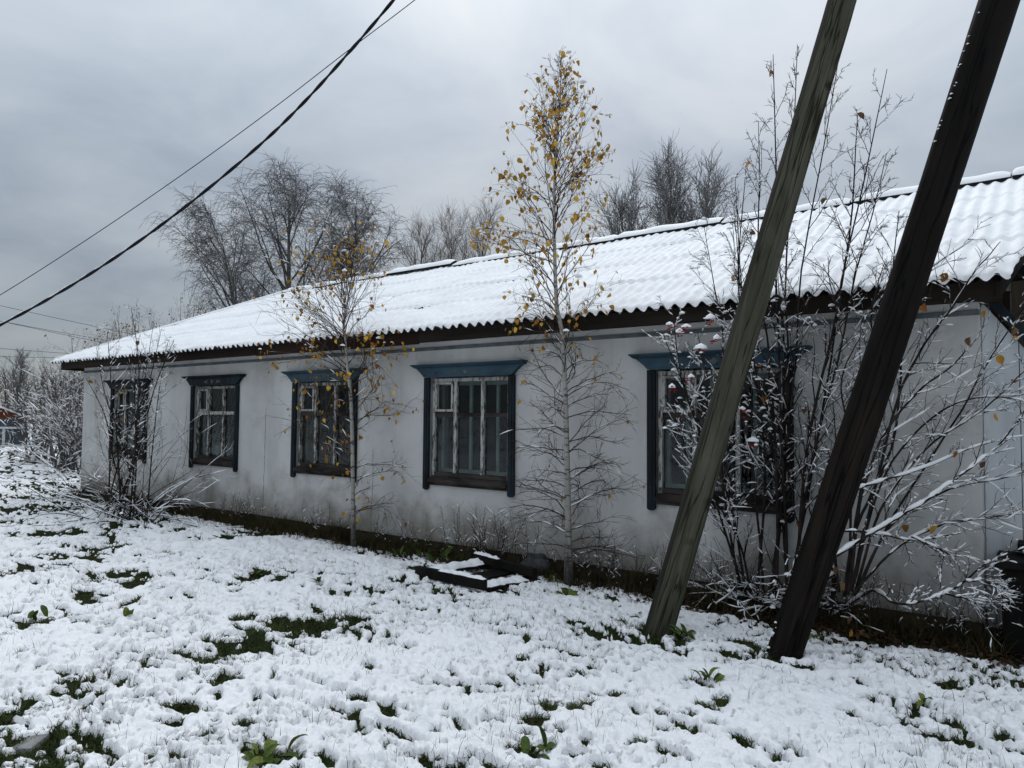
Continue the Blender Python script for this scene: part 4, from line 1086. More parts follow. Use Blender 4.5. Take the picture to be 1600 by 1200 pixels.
# arching bush at the right with long snow-covered boughs
def arching():
    rg = np.random.default_rng(31)
    base = at_z(1330, 935, -.06)
    root = thing('bush', base, 'wide bush with long arching snowy boughs before the right corner', 'bush')
    boughs = [([(1262, 905), (1340, 850), (1395, 815), (1450, 782), (1515, 735), (1565, 700), (1600, 655), (1625, 600)], 5.5, .014),
              ([(1280, 900), (1310, 790), (1360, 760), (1420, 742), (1480, 722), (1540, 700), (1600, 688)], 5.7, .011),
              ([(1265, 870), (1310, 832), (1370, 832), (1410, 842), (1455, 838), (1500, 828)], 5.6, .010),
              ([(1405, 942), (1440, 938), (1490, 922), (1530, 895), (1570, 872), (1620, 855)], 5.4, .010),
              ([(1478, 928), (1515, 938), (1560, 943)], 5.4, .006), ([(1425, 838), (1465, 858), (1495, 878)], 5.6, .005), ([(1510, 909), (1540, 910), (1565, 917)], 5.4, .005),
              ([(1330, 925), (1360, 800), (1400, 640), (1435, 560), (1490, 500), (1530, 450), (1572, 404)], 6.0, .012),
              ([(1325, 930), (1345, 790), (1385, 680), (1440, 610), (1490, 570), (1525, 530)], 5.8, .011),
              ([(1320, 930), (1340, 820), (1395, 700), (1410, 600), (1425, 520), (1455, 440), (1530, 402)], 6.1, .012),
              ([(1335, 930), (1375, 800), (1450, 700), (1540, 640), (1620, 570)], 5.9, .010),
              ([(1335, 930), (1390, 820), (1470, 770), (1560, 745), (1640, 720)], 6.0, .009),
              ([(1320, 925), (1350, 760), (1380, 600), (1370, 500), (1400, 420)], 6.2, .012),
              ([(1330, 930), (1400, 860), (1480, 820), (1560, 808), (1640, 790)], 5.8, .008),
              ([(1340, 925), (1400, 800), (1490, 660), (1560, 560), (1610, 500)], 6.1, .009),
              ([(1330, 925), (1380, 740), (1470, 640), (1560, 620), (1640, 640)], 6.0, .008),
              ([(1325, 925), (1330, 800), (1335, 700), (1360, 620), (1420, 560)], 5.9, .010),
              ([(1310, 925), (1300, 800), (1320, 690), (1310, 600), (1345, 520)], 6.0, .010)]
    tr, cr, sn = Bunch(), Bunch(), Bunch(); PP = []
    for i, (pts, d, r) in enumerate(boughs):
        w = [at_depth(px, py, d + .05 * math.sin(j * 1.7 + i)) for j, (px, py) in enumerate(pts)]
        if i < 4: w = [Vector(base), Vector(base).lerp(w[0], .55) + Vector((0, 0, .10))] + w
        Q = smooth_path(w, 6); Q = Q + np.cumsum(rg.normal(0, .0035, Q.shape), 0)
        keep_front(Q)
        t = np.linspace(0, 1, len(Q)); R = r * (1 - t) ** .7 + .0025
        tr.tube(Q[None], R[None], 7)
        a, b = snow_on(Q[None], R[None], rg, .85 if i < 7 else .5, .0042 if i < 7 else .0035, sub=2); sn.tube(a, b, 6)
        tt = np.linspace(0, len(Q) - 1, 31); k_ = np.minimum(tt.astype(int), len(Q) - 2); f_ = (tt - k_)[:, None]
        PP.append((Q[k_] * (1 - f_) + Q[k_ + 1] * f_, np.interp(tt, np.arange(len(Q)), R)))
    P = np.array([p for p, _ in PP]); R = np.array([r for _, r in PP])
    S, D, r, tt, pi = fork(P, R, 15, .2, .97, .4, 1.0, rg, .3)
    L = rg.uniform(.15, .6, len(S)) * np.interp(tt, [0, .5, 1], [1.1, 1, .5]); L = np.where(pi < 7, L * .55, L)
    P1, R1 = grow(S, D, L, np.minimum(r * .5, .005), .0018, 6, .10, .01, rg)
    P1[:, :, 2] = np.maximum(P1[:, :, 2], .02)
    cr.tube(P1, R1, 4)
    S2, D2, r2, t2, pi2 = fork(P1, R1, 6, .15, .97, .4, 1.0, rg, .2)
    P2, R2 = grow(S2, D2, L[pi2] * rg.uniform(.15, .55, len(S2)), .0026, .0014, 4, .12, .0, rg)
    cr.tube(P2, R2, 3)
    for (q_, w_, am) in ((P1, R1, .6), (P2, R2, .4)):
        q, w = snow_on(q_, w_, rg, am, .0035); sn.tube(q, w, 5)
    tr.build('trunk', SHRUB_BARK, root); cr.build('crown', TWIG, root); tag(sn.build('snow', SNOW, root), kind='stuff')
    hang_leaves(root, [at_depth(px, py, 5.7) for px, py in ((1540, 480), (1516, 520), (1560, 548), (1540, 715), (1497, 700), (1555, 640), (1443, 468), (1420, 815), (1310, 880), (1332, 960), (1320, 905), (1330, 978), (1590, 520), (1585, 505), (1465, 815), (1480, 420), (1590, 590))], .06, .09, rg, [LEAVES[3], WITHERED, LEAVES[1], WITHERED])
arching()

# ---- background trees
def big_tree(name, base, H, lean, r_base, label, category, seed, style, bark, twig, group=None, dens=1.0, snow_amt=.22):
    rg = np.random.default_rng(seed)
    root = thing(name, base, label, category, group); base = np.array(base, float)
    top = base + np.array([lean[0], lean[1], H])
    tr, cr, sn = Bunch(), Bunch(), Bunch()
    path = smooth_path([base, base + (top - base) * .35 + np.array([-lean[0] * .08, 0, .2]), base + (top - base) * .7, top], 8)
    P = path[None]; t = np.linspace(0, 1, P.shape[1]); R = (r_base * (1 - t) ** .9 + .012)[None]
    tr.tube(P, R, 7)
    if style == 'weeping':
        S, D, r, tt, _ = fork(P, R, int(34 * dens), .16, .98, .6, 1.1, rg, .6)
        L = H * np.interp(tt, [.2, .4, .7, 1], [.48, .46, .35, .15]) * rg.uniform(.6, 1.1, len(S))
        P1, R1 = grow(S, nrm(D + np.array([0, 0, .55])), L, np.minimum(r * .5, .10), .014, 8, .09, .02, rg)
        tr.tube(P1, R1, 5)
        S2, D2, r2, t2, p2 = fork(P1, R1, 9, .25, 1, .4, .9, rg)
        L2 = L[p2] * rg.uniform(.18, .42, len(S2))
        P2, R2 = grow(S2, nrm(D2 + np.array([0, 0, .2])), L2, np.minimum(r2 * .6, .020), .007, 6, .10, -.10, rg); cr.tube(P2, R2, 3)
        S3, D3, r3, t3, p3 = fork(P2, R2, 7, .15, 1, .4, 1.1, rg)
        P3, R3 = grow(S3, nrm(D3 + np.array([0, 0, -.1])), rg.uniform(.3, 1.4, len(S3)), .0095, .0045, 5, .14, -.13, rg); cr.tube(P3, R3, 3)
        S4, D4, r4, t4, p4 = fork(P3, R3, 2, .2, .95, .4, 1.0, rg)
        P4, R4 = grow(S4, nrm(D4 + np.array([0, 0, -.15])), rg.uniform(.15, .5, len(S4)), .0065, .0035, 2, .12, -.1, rg); cr.tube(P4, R4, 3)
    else:
        S, D, r, tt, _ = fork(P, R, int(30 * dens), .06, .98, .45, .85, rg, .5)
        L = H * np.interp(tt, [.1, .4, .7, 1], [.58, .46, .28, .12]) * rg.uniform(.65, 1.1, len(S))
        P1, R1 = grow(S, nrm(D + np.array([0, 0, .6])), L, np.minimum(r * .6, .07), .010, 8, .09, .05, rg); tr.tube(P1, R1, 5)
        S2, D2, r2, t2, p2 = fork(P1, R1, 11, .15, 1, .35, .9, rg)
        P2, R2 = grow(S2, nrm(D2 + np.array([0, 0, .15])), L[p2] * rg.uniform(.15, .42, len(S2)), np.minimum(r2 * .6, .015), .0045, 6, .10, .05, rg); cr.tube(P2, R2, 3)
        S3, D3, r3, t3, p3 = fork(P2, R2, 7, .15, 1, .35, .95, rg)
        P3, R3 = grow(S3, nrm(D3 + np.array([0, 0, .1])), H * rg.uniform(.02, .08, len(S3)), .0065, .0035, 3, .10, .04, rg); cr.tube(P3, R3, 3)
    for (q_, w_, am) in ((P1, R1, snow_amt * 1.3), (P2, R2, snow_amt)):
        q, w = snow_on(q_, w_, rg, am, .010, sub=1); sn.tube(q, w, 4)
    tr.build('trunk', bark, root); cr.build('crown', twig, root); tag(sn.build('snow', SNOW, root), kind='stuff')
    return root
def copy_tree(src, loc, rz, sc, label):
    r = src.copy(); COL.objects.link(r); r.location = loc; r.rotation_euler = (0, 0, rz); r.scale = (sc, sc, sc); r['label'] = label
    for ch in src.children:
        c = ch.copy(); COL.objects.link(c); c.parent = r
    return r
def gp(px, d):
    p = at_depth(px, 640, d); return (p.x, p.y, 0.0)
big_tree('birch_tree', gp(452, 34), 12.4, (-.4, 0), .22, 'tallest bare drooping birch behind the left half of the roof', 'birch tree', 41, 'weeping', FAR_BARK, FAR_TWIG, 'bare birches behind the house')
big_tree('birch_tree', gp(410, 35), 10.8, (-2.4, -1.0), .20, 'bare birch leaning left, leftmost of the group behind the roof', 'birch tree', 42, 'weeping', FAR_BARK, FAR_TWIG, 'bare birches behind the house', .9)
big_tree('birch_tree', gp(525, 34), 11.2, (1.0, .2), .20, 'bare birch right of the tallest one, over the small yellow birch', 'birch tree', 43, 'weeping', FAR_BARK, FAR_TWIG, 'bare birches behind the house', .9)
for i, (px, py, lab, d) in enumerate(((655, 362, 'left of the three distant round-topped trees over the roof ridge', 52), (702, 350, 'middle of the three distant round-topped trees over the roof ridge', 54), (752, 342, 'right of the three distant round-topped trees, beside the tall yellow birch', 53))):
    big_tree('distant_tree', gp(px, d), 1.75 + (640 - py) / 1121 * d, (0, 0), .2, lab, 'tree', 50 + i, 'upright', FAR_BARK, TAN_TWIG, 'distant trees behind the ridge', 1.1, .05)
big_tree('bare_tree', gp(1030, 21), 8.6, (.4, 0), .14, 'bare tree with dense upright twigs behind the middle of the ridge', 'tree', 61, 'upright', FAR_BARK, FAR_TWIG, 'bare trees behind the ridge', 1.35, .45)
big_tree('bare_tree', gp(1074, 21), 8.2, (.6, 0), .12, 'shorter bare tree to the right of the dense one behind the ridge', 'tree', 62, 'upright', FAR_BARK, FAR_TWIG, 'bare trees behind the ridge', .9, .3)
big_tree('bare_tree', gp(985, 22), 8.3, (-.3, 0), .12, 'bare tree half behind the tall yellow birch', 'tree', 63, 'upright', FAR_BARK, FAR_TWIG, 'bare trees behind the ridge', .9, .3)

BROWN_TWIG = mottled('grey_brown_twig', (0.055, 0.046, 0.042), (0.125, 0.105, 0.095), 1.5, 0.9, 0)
def back_bush(px, py_top, d, w_px, label, seed, twig, snow_amt, leafy=0, blob=0, group=None):
    base = gp(px, d); rg = np.random.default_rng(seed)
    tips = [at_depth(px + rg.uniform(-w_px, w_px), py_top + rg.uniform(0, 60) * d / 25 * .8, d + rg.uniform(-1, 1)) for _ in range(12)]
    return bush(base, tips, .5, .035, label, 'bush', seed, FAR_BARK, 14, 1.5, snow_amt, 14, 2.0, blob_n=blob, twig_mat=twig, level3=6, snow_size=.013, group=group, leaf_pts=leafy)
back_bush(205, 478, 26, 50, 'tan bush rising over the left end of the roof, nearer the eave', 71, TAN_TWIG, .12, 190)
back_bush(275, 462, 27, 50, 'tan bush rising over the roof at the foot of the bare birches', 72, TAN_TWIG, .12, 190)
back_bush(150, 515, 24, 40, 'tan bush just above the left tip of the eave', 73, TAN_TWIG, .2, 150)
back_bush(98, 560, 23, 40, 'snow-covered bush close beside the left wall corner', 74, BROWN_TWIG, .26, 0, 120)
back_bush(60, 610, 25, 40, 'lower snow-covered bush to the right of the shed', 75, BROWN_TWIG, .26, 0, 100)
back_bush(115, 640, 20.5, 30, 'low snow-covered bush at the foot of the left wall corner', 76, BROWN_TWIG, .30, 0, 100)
src = big_tree('far_tree', gp(30, 62), 6.4, (0, 0), .13, 'far bare tree above the shed roof', 'tree', 81, 'upright', FAR_BARK, FAR_TWIG, 'bare trees beyond the shed', .8, .1)
for px, d, sc, rz, lab in ((-22, 58, 1.25, 1.0, 'far bare tree cut by the left edge of the photo'), (8, 75, 1.0, 2.1, 'farthest bare tree left of the shed ridge'), (55, 60, .95, 3.0, 'far bare tree just right of the shed'), (78, 66, 1.05, 4.2, 'far bare tree second right of the shed'), (100, 58, .95, 5.1, 'far bare tree third right of the shed'), (130, 64, 1.1, 0.6, 'far bare tree hidden mostly by the snowy bushes')):
    copy_tree(src, gp(px, d), rz, sc, lab)
rg = np.random.default_rng(90)
wd = Bunch()
for px in np.linspace(-180, 330, 70):
    d = rg.uniform(85, 110); b_ = np.array(gp(px, d)); h_ = rg.uniform(4.5, 7.5)
    P, R = grow(b_[None], np.array([[0, 0, 1.]]), h_, .12, .03, 5, .05, .1, rg); wd.tube(P, R, 4)
    S, D, r, tt, _ = fork(P, R, 14, .15, 1, .4, .9, rg); P1, R1 = grow(S, nrm(D + np.array([0, 0, .5])), h_ * .3, .05, .02, 3, .1, .05, rg); wd.tube(P1, R1, 3)
    S, D, r, tt, _ = fork(P1, R1, 5, .1, 1, .4, .9, rg); P1, R1 = grow(S, D, h_ * .12, .03, .015, 2, .1, .05, rg); wd.tube(P1, R1, 3)
tag(wd.build('far_wood', BROWN_TWIG, None), 'grey leafless wood far off beyond the shed', 'wood', None, 'stuff')

# ------------------------------------------------------------------ shed with fence, power lines
sd = 38.0
c0 = at_depth(-62, 640, sd)
shed = thing('shed', (c0.x, c0.y, 0), 'low grey shed with a rust red gable and snowy roof at the left edge', 'shed')
fb = Vector((c0.x - EYE.x, c0.y - EYE.y, 0)).normalized(); fr = Vector((fb.y, -fb.x, 0))
def fpt(u, v, z): return tuple(Vector((c0.x, c0.y, 0)) + fr * u + fb * v + Vector((0, 0, z)))
def fbox(u0, u1, v0, v1, z0, z1):
    return Shape().hexa([fpt(u0, v0, z0), fpt(u1, v0, z0), fpt(u1, v1, z0), fpt(u0, v1, z0)], [fpt(u0, v0, z1), fpt(u1, v0, z1), fpt(u1, v1, z1), fpt(u0, v1, z1)])
for i in range(10): fbox(-2.9 + i * .58, -2.9 + i * .58 + .565, 0, .1, -.3, 1.42).build('wall_panel', SHED_WALL, shed)
fbox(-2.9, 2.9, .102, 5, -.3, 1.40).build('wall', SHED_WALL, shed)
g = Shape(); g.add([fpt(-2.9, .02, 1.425), fpt(2.9, .02, 1.425), fpt(0, .02, 2.72), fpt(-2.9, .12, 1.425), fpt(2.9, .12, 1.425), fpt(0, .12, 2.72)], [(0, 1, 2), (5, 4, 3), (0, 3, 4, 1), (1, 4, 5, 2), (2, 5, 3, 0)])
g.build('gable', SHED_GABLE, shed)
for sgn in (-1, 1):
    Shape().hexa([fpt(0, -.3, 2.75), fpt(sgn * 3.3, -.3, 1.28), fpt(sgn * 3.3, 5.2, 1.28), fpt(0, 5.2, 2.75)], [fpt(0, -.3, 2.84), fpt(sgn * 3.3, -.3, 1.37), fpt(sgn * 3.3, 5.2, 1.37), fpt(0, 5.2, 2.84)]).build('roof', ROOF_SNOW, shed)
c0 = at_depth(-10, 640, 35.5); c0.z = 0
fence = thing('rail_fence', (c0.x, c0.y, 0), 'white two-rail fence in front of the shed', 'fence')
for z in (.02, .92): fbox(-4.0, 3.4, -.04, .02, z, z + .10).build('rail', mottled('white_rail', (.5, .52, .54), (.66, .68, .7), 5, .8, 0), fence)
for u in (-3.2, -1.4, .45, 1.7, 3.2): fbox(u - .06, u + .06, .025, .12, -.4, 1.02).build('post', SHED_WALL if u > 1 else INNER_FRAME, fence)

def cable(name, pts, r, label, category, group=None, k=6, parent=None):
    Q = smooth_path(pts, 8); b = Bunch(); b.tube(Q[None], np.full((1, len(Q)), r), k)
    return tag(b.build(name, CABLE, parent), label, category, group)
for i, (a, b_, r, lab) in enumerate((((-300, 410), (140, 505), .012, 'uppermost of the thin power lines at the left'), ((-300, 445), (112, 519), .012, 'second thin power line from the top at the left'), ((-300, 437), (150, 530), .012, 'third thin power line, crossing close to the second'), ((-300, 520), (90, 548), .012, 'fourth thin power line, just over the left bushes'), ((-300, 548), (90, 556), .012, 'lowest thin power line, through the bare tree tops'))):
    d = 34; p, q = at_depth(*a, d), at_depth(*b_, d + 8); far = q + (q - p) * 1.0; mid = p.lerp(far, .5) - Vector((0, 0, .12))
    cable('power_line', [p, mid, far], r, lab, 'power line', 'power lines beyond the house')
# twisted supply cable with snow on it, and the thin wire beside it
cp = [(-260, 618), (-120, 563), (0, 508), (100, 453), (200, 389), (300, 315), (400, 232), (470, 165), (540, 88), (615, 0), (690, -95), (800, -245)]
pts = [at_depth(px, py, 7.6 - .0016 * px) for px, py in cp]
core = smooth_path(pts, 40); tdir = nrm(np.gradient(core, axis=0)); sdn = nrm(np.cross(tdir, np.array([0, 0, 1.]))); upn = np.cross(sdn, tdir)
ph = np.linspace(0, 2 * np.pi * 15, len(core))[:, None]
root = thing('twisted_cable', core[0], 'thick black twisted cable with snow on it, crossing the upper left sky', 'cable')
for k_ in range(2):
    b = Bunch(); Q = core + (np.cos(ph + k_ * np.pi) * sdn + np.sin(ph + k_ * np.pi) * upn) * .0070
    b.tube(Q[None], np.full((1, len(Q)), .0090), 7); b.build('strand', CABLE, root)
sn_r = np.clip(.006 + .010 * fbm(np.linspace(0, 60, len(core)), np.zeros(len(core)), 95, 3), .001, .016) * np.interp(np.linspace(0, 12, len(core)), [0, 2.5, 4.5, 6, 12], [1.2, 1.1, .7, .35, .3])
b = Bunch(); Q = core + np.array([0, 0, .012]) + upn * .004; b.tube(Q[None], np.maximum(sn_r, .0008)[None], 6); b.build('snow', SNOW, root)
cable('thin_wire', [at_depth(px, py, 8.2 - .0016 * px) for px, py in ((-260, 592), (-120, 528), (0, 461), (150, 365), (300, 262), (430, 167), (540, 82), (648, 0), (760, -90), (860, -172))], .0042, 'thin black wire running just above the thick twisted cable', 'cable')

# ------------------------------------------------------------------ leaning poles
def leaning_pole(name, base, top_dir, L, w0, w1, faces, label, mats, seed, turn):
    rg = np.random.default_rng(seed); base = Vector(base); ax = Vector(top_dir).normalized()
    vw = (base + ax * 2.5 - EYE).normalized()
    right = ax.cross(vw).normalized() * -1
    if right.dot(_right) < 0: right = -right
    front = right.cross(ax).normalized()
    if front.dot(-vw) < 0: front = -front
    root = thing(name, base, label, 'utility pole')
    n = 60; V = []; k = len(faces)
    for i in range(n):
        t = i / (n - 1); c = base + ax * (L * t) + right * (.006 * math.sin(t * 5 + seed)); w = (w0 * (1 - t) + w1 * t) / 2
        for (u, v) in faces:
            bump = 1 + .018 * float(pnoise(t * 9 + u * 3, v * 3 + seed, 7 + seed)) + .012 * float(pnoise(t * 40, u * 5 + v * 9, 9 + seed))
            cu, cv = math.cos(turn), math.sin(turn); uu, vv = u * cu - v * cv, u * cv + v * cu
            V.append((uu * w * bump + .006 * math.sin(t * 5 + seed), -vv * w * bump, L * t))
    M_ = Matrix((right, -front, ax)).transposed().to_4x4()
    return root, np.array(V), n, k, M_
# squared timber: a wide front face with a narrow chamfer on its left
sq = [(-1, -.80), (-.96, -.95), (-.8, -1), (.0, -1.0), (.8, -1), (.96, -.95), (1, -.8), (1, 0), (1, .8), (.95, .93), (.82, .99), (.3, 1.02), (-.25, 1.02), (-.60, 1.0), (-.66, .96), (-.82, .62), (-.98, .28), (-1, .2)]
A1 = at_depth(1025, 990, 5.8); A1.z = -.06
d1 = at_depth(1310, 0, 5.7) - at_depth(1025, 985, 5.75)
root, V, n, k, M_ = leaning_pole('leaning_pole', A1 - d1.normalized() * .35, d1, 7.4, .228, .212, sq, 'olive grey squared timber pole leaning right, left of the two poles', None, 3, .0)
idx = np.arange(n * k).reshape(n, k); nx = np.roll(idx, -1, 1)
F = np.stack([idx[:-1], nx[:-1], nx[1:], idx[1:]], -1).reshape(n - 1, k, 4)
fc = F[:, 8:14].reshape(-1, 4); ed = np.concatenate([F[:, :8], F[:, 14:]], 1).reshape(-1, 4)
me = np_mesh('timber', V, np.concatenate([fc, ed])); me.materials.append(POLE); me.materials.append(POLE_EDGE)
mi = np.zeros(len(fc) + len(ed), np.int32); mi[len(fc):] = 1; me.polygons.foreach_set('material_index', mi)
me.shade_smooth(); o = bpy.data.objects.new('timber', me); COL.objects.link(o); o.parent = root; o.matrix_local = M_
A2 = at_depth(1218, 1030, 5.2); A2.z = -.05
d2 = at_depth(1552, 0, 5.05) - at_depth(1216, 1020, 5.15)
rd = [(math.cos(a), math.sin(a)) for a in np.arange(16) * 2 * math.pi / 16]
root, V, n, k, M_ = leaning_pole('leaning_pole', A2 - d2.normalized() * .35, d2, 7.2, .238, .272, rd, 'black creosoted round pole leaning right, right of the two poles', None, 6, .2)
idx = np.arange(n * k).reshape(n, k); nx = np.roll(idx, -1, 1)
me = np_mesh('timber', V, np.stack([idx[:-1], nx[:-1], nx[1:], idx[1:]], -1).reshape(-1, 4)); me.materials.append(CREOSOTE); me.shade_smooth()
o = bpy.data.objects.new('timber', me); COL.objects.link(o); o.parent = root; o.matrix_local = M_
# crumbs of snow clinging to the upper side of the black pole
rg = np.random.default_rng(8); ax = d2.normalized(); lf = ax.cross(_fwd).normalized()
if lf.dot(_right) > 0: lf = -lf
cl_ = [tuple(A2 + ax * rg.choice([rg.uniform(3.9, 5.2), rg.uniform(.05, .4)], p=[.7, .3]) + lf * .130 - _fwd * rg.uniform(0, .05)) for _ in range(26)]
V_, F_ = snow_blobs(np.array(cl_), .005, .013, rg); tag(link('snow_crumbs', np_mesh('snow_crumbs', V_, F_), SNOW, root, True), kind='stuff')

# ------------------------------------------------------------------ low things by the wall
pile = thing('board_pile', tuple(at_z(745, 905, 0)), 'low stack of black wet boards dusted with snow, by the tall birch', 'board pile')
def plank(p, q, wid, th, up=(0, 0, 1), name='board', snow=None):
    """A board from p to q lying flat; snow = (start, end, height) along it."""
    p, q = Vector(p), Vector(q); t = (q - p).normalized(); u = Vector(up); s = t.cross(u).normalized(); u = s.cross(t).normalized()
    def c(a, b, e): return tuple(p + (q - p) * a + s * b + u * e)
    o = Shape().hexa([c(0, -wid / 2, 0), c(1, -wid / 2, 0), c(1, wid / 2, 0), c(0, wid / 2, 0)], [c(0, -wid / 2, th), c(1, -wid / 2, th), c(1, wid / 2, th), c(0, wid / 2, th)]).build(name, BLACK_WOOD, pile, .004)
    if snow:
        n_, m_ = 28, 8; V = []
        for i in range(n_):
            a = snow[0] + (snow[1] - snow[0]) * i / (n_ - 1)
            for j in range(m_):
                bb = (j / (m_ - 1) - .5) * wid * (.90 + .28 * float(pnoise(i * .37, j * .5, 4)))
                ed_ = min(1, min(i, n_ - 1 - i) * .4) * min(1, min(j, m_ - 1 - j) * .6)
                V.append(c(a, bb, th + .001 + (snow[2] * (.75 + .9 * float(pnoise(i * .33, j * .45, 12)))) * ed_ ** .6))
        ix = np.arange(n_ * m_).reshape(n_, m_); F = np.stack([ix[:-1, :-1], ix[1:, :-1], ix[1:, 1:], ix[:-1, 1:]], -1).reshape(-1, 4)
        so_ = link('snow', np_mesh('snow', np.array(V), F), SNOW, o, True)
    return o
zz = lambda px, py, z: at_z(px, py, z) - Vector((0, 0, .060))
plank(zz(652, 890, .10), zz(758, 912, .10), .07, .10, snow=(.35, 1.0, .025))
plank(zz(742, 868, .12), zz(836, 893, .12), .06, .09, snow=(0, .42, .025))
plank(zz(655, 892, .09), zz(765, 872, .09), .24, .03, snow=(.02, .95, .045))
plank(zz(705, 905, .07), zz(790, 886, .07), .26, .03)
plank(zz(748, 912, .06), zz(835, 898, .06), .22, .035, snow=(.05, .80, .035))
plank(zz(700, 912, .03), zz(757, 918, .03), .14, .03, snow=(.1, 1.0, .03))
plank(zz(640, 908, -.04), zz(800, 934, -.04), .09, .10)
plank(zz(765, 922, -.04), zz(842, 906, -.04), .10, .09)
plank(zz(642, 900, -.04), zz(760, 880, -.04), .5, .05)
# stone at the foot of the birch
rg = np.random.default_rng(12); V = []; nn, mm = 12, 16
cst = at_z(863, 886, -.02)
for i in range(nn):
    th = math.pi * i / (nn - 1)
    for j in range(mm):
        a = 2 * math.pi * j / mm; d = Vector((math.sin(th) * math.cos(a), math.sin(th) * math.sin(a), math.cos(th)))
        r = 1 + .35 * float(pnoise(d.x * 1.4 + 3, d.y * 1.4 + d.z * 1.7, 14)); V.append((cst.x + d.x * .16 * r, min(cst.y, -.3) + d.y * .13 * r, .06 + d.z * .12 * r))
ix = np.arange(nn * mm).reshape(nn, mm); nx = np.roll(ix, -1, 1)
tag(link('stone', np_mesh('stone', np.array(V), np.stack([ix[:-1], ix[1:], nx[1:], nx[:-1]], -1).reshape(-1, 4)), STONE, None, True), 'dark grey stone lying between the tall birch and the boards', 'stone')
# sunken concrete slab in the bare grass at the near left
cs = at_z(48, 1158, 0); u_ = Vector((.75, .66, 0)); v_ = Vector((-.66, .75, 0))
def sp(a, b, z): return tuple(Vector((cs.x, cs.y, 0)) + u_ * a * .7 + v_ * b * .8 + Vector((0, 0, z - .032)))
tag(Shape().hexa([sp(-.09, -.10, -.08), sp(.07, -.11, -.08), sp(.08, .10, -.08), sp(-.08, .09, -.08)], [sp(-.09, -.10, .028), sp(.07, -.11, .035), sp(.08, .10, .04), sp(-.08, .09, .03)]).build('concrete_slab', CONCRETE, None, .006), 'small wet grey concrete slab in the bare grass, bottom left corner', 'slab')

# dry weed stalks by the wall
def weeds(px, py, n_, h_, w_, label, seed, snow_amt=.12):
    rg = np.random.default_rng(seed); b = at_z(px, py, -.05)
    if b.y > -.25: b.y = -.25
    root = thing('dry_weed', tuple(b), label, 'weed')
    S = np.array(b)[None] + rg.normal(0, 1, (n_, 3)) * np.array([w_, .08, 0])
    a = rg.uniform(0, 6.28, n_); D = np.stack([np.cos(a) * .28, np.sin(a) * .2 - .05, np.ones(n_)], -1)
    P, R = grow(S, D, h_ * rg.uniform(.5, 1.1, n_), .0032, .0016, 6, .10, .0, rg); P[:, :, 1] = np.minimum(P[:, :, 1], -.05)
    bn, sn = Bunch(), Bunch(); bn.tube(P, R, 4)
    S2, D2, r2, t2, p2 = fork(P, R, 7, .3, 1, .4, 1.0, rg); P2, R2 = grow(S2, D2, h_ * rg.uniform(.08, .3, len(S2)), .002, .001, 3, .15, -.03, rg); P2[:, :, 1] = np.minimum(P2[:, :, 1], -.05); bn.tube(P2, R2, 3)
    tag(bn.build('stems', TWIG, root), kind='stuff')
    q, w = snow_on(P2, R2, rg, snow_amt, .004); sn.tube(q, w, 4); tag(sn.build('snow', SNOW, root), kind='stuff')
    return root
weeds(805, 876, 48, .66, .30, 'tangle of dry weed stalks between the boards and the tall birch', 101)
weeds(930, 885, 14, .45, .25, 'few dry weed stalks right of the tall birch', 102)
weeds(540, 832, 16, .5, .3, 'dry weed stalks at the foot of the small birch', 103)
weeds(310, 795, 12, .45, .4, 'dry weed stalks under the curtained window', 104)
weeds(1120, 935, 22, .5, .35, 'dry weed stalks under the berry bush behind the olive pole', 105)
weeds(1400, 965, 22, .5, .5, 'dry weed stalks under the arching bush at the right', 106)

weeds(1010, 892, 26, .5, .3, 'dry weed stalks between the tall birch and the olive pole', 107)
weeds(650, 858, 20, .42, .3, 'dry weed stalks under the clear window', 108)
weeds(430, 812, 22, .5, .5, 'dry weed stalks left of the small birch, under the third window', 109)
weeds(1500, 985, 26, .42, .3, 'dry weed stalks beside the black steps', 110)
weeds(1290, 960, 24, .5, .3, 'dry weed stalks just right of the black pole', 111)
# green plants with broad leaves
def blade_leaf(L, W, mat, arch):
    V, F = [], []; n_ = 7
    for i in range(n_):
        t = i / (n_ - 1); w = W * math.sin(math.pi * min(.08 + t * .92, 1)) ** .8 * .5 + .001
        r = L * t; z = L * (.75 * t - arch * t * t)
        V += [(r * .8, -w, z + w * .35), (r * .8, 0, z), (r * .8, w, z + w * .35)]
    for i in range(n_ - 1):
        a = i * 3; F += [(a, a + 1, a + 4, a + 3), (a + 1, a + 2, a + 5, a + 4)]
    me = bpy.data.meshes.new('leaf'); me.from_pydata(V, [], F); me.materials.append(mat); me.shade_smooth(); return me
BL = [blade_leaf(1, .36, GREEN_LEAF, .5), blade_leaf(1, .30, GREEN_LEAF, .75), blade_leaf(1, .42, PALE_GREEN_LEAF, .6), blade_leaf(1, .34, GREEN_LEAF, .3)]
def rosette(px, py, n_, s0, s1, label, seed, meshes=BL, z=.0, wide=.03, ymax=None, tilt=.0, category='plant', group=None):
    rg = np.random.default_rng(seed); b = at_z(px, py, z)
    if ymax is not None and b.y > ymax: b.y = ymax
    gz = float(ground_z(np.array([b.x]), np.array([b.y]))[0]); b.z = gz
    root = thing('green_plant', tuple(b), label, category, group)
    for i in range(n_):
        o = bpy.data.objects.new('leaf', meshes[int(rg.integers(len(meshes)))]); COL.objects.link(o); o.parent = root
        s = rg.uniform(s0, s1); o.scale = (s, s, s); o.location = (rg.normal(0, wide), rg.normal(0, wide), .015)
        o.rotation_euler = (rg.normal(0, .2), rg.normal(tilt, .3), i * 2 * math.pi / n_ * 1.0 + rg.normal(0, .35))
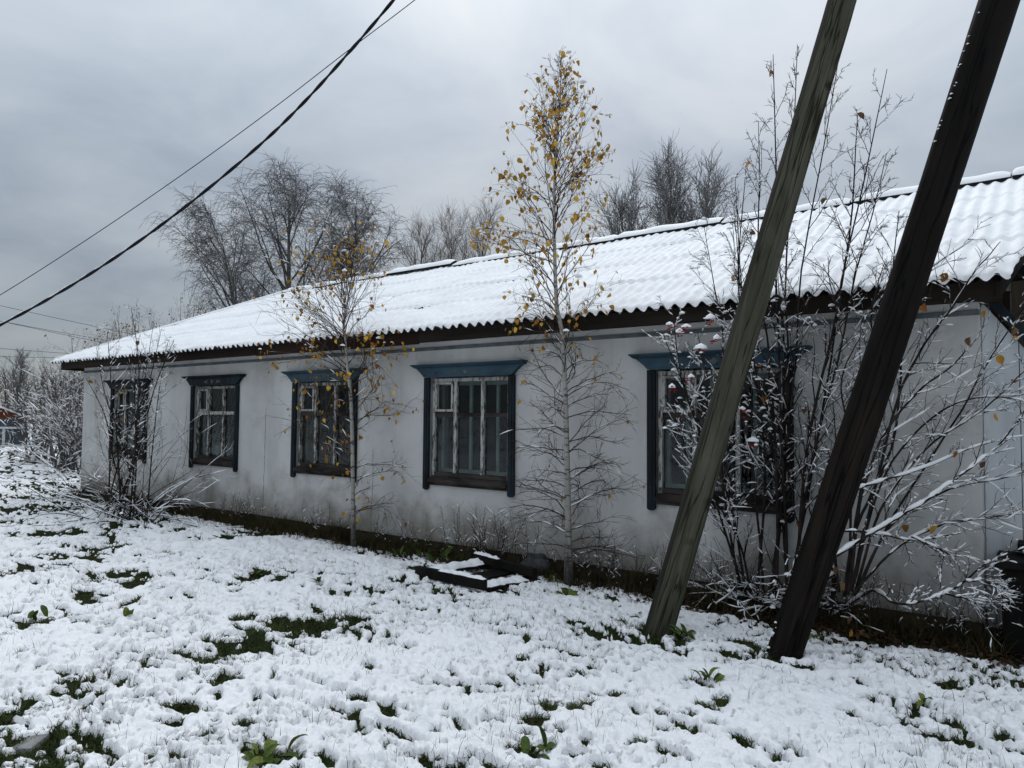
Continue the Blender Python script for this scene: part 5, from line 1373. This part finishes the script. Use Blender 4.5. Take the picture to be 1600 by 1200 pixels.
rosette(418, 1188, 14, .09, .17, 'bright green leafy plant in the snow at the bottom edge', 201, [BL[0], BL[2], BL[2], BL[3]], wide=.06)
rosette(398, 898, 9, .08, .15, 'dark leafy tuft in a snow gap left of the boards, in mid yard', 202)
rosette(55, 968, 8, .08, .15, 'leafy tuft in the snow gap near the left edge', 203)
rosette(200, 965, 2, .12, .16, 'single upright green leaf standing out of the snow at left', 204, [BL[2]], tilt=-.6, wide=.01)
rosette(1255, 1000, 0 + 5, .10, .16, 'yellowing leaves beside the foot of the black pole', 205, [BL[2], BL[0]])
rosette(1105, 1068, 7, .08, .14, 'green shoot with narrow leaves in the snow right of centre', 206, [BL[1], BL[3], BL[2]], tilt=-.2)
rosette(1070, 1005, 10, .10, .18, 'grass-like green tuft at the foot of the olive pole', 207, [BL[1], BL[3]], tilt=-.25)
rosette(880, 930, 7, .12, .20, 'broad green leaves weighed down by snow in front of the tall birch', 208, [BL[0], BL[2]])
rosette(865, 905, 6, .12, .2, 'broad leaves between the stone and the snow', 209, [BL[0], BL[2]])
rosette(655, 862, 16, .12, .22, 'dense dark green plants against the wall left of the boards', 210, [BL[0], BL[3]], wide=.16, ymax=-.22, tilt=-.3)
rosette(708, 868, 18, .14, .26, 'tallest dark green plants against the wall behind the boards', 211, [BL[0], BL[3]], wide=.16, ymax=-.22, tilt=-.35)
rosette(390, 815, 14, .12, .22, 'green weeds tipped with snow below the third window from the right', 212, [BL[0], BL[3]], wide=.2, tilt=-.2)
rosette(460, 822, 14, .10, .2, 'green weeds along the wall left of the small birch', 213, [BL[0], BL[3]], wide=.25, ymax=-.3)
rosette(830, 1180, 8, .09, .16, 'dark curled leaves in a snow gap at the bottom centre', 214, [BL[1], BL[3]])
rosette(1445, 1105, 3, .06, .10, 'tiny yellow green sprig in the snow at lower right', 215, [BL[2]], wide=.01)
rosette(495, 915, 2, .10, .14, 'upright green leaf in the snow left of the board stack', 216, [BL[0]], tilt=-.6, wide=.01)
rosette(1340, 985, 4, .10, .16, 'withered brown leaves hanging in snow right of the black pole', 217, [blade_leaf(1, .4, BROWN_LEAF, .9)], wide=.05)
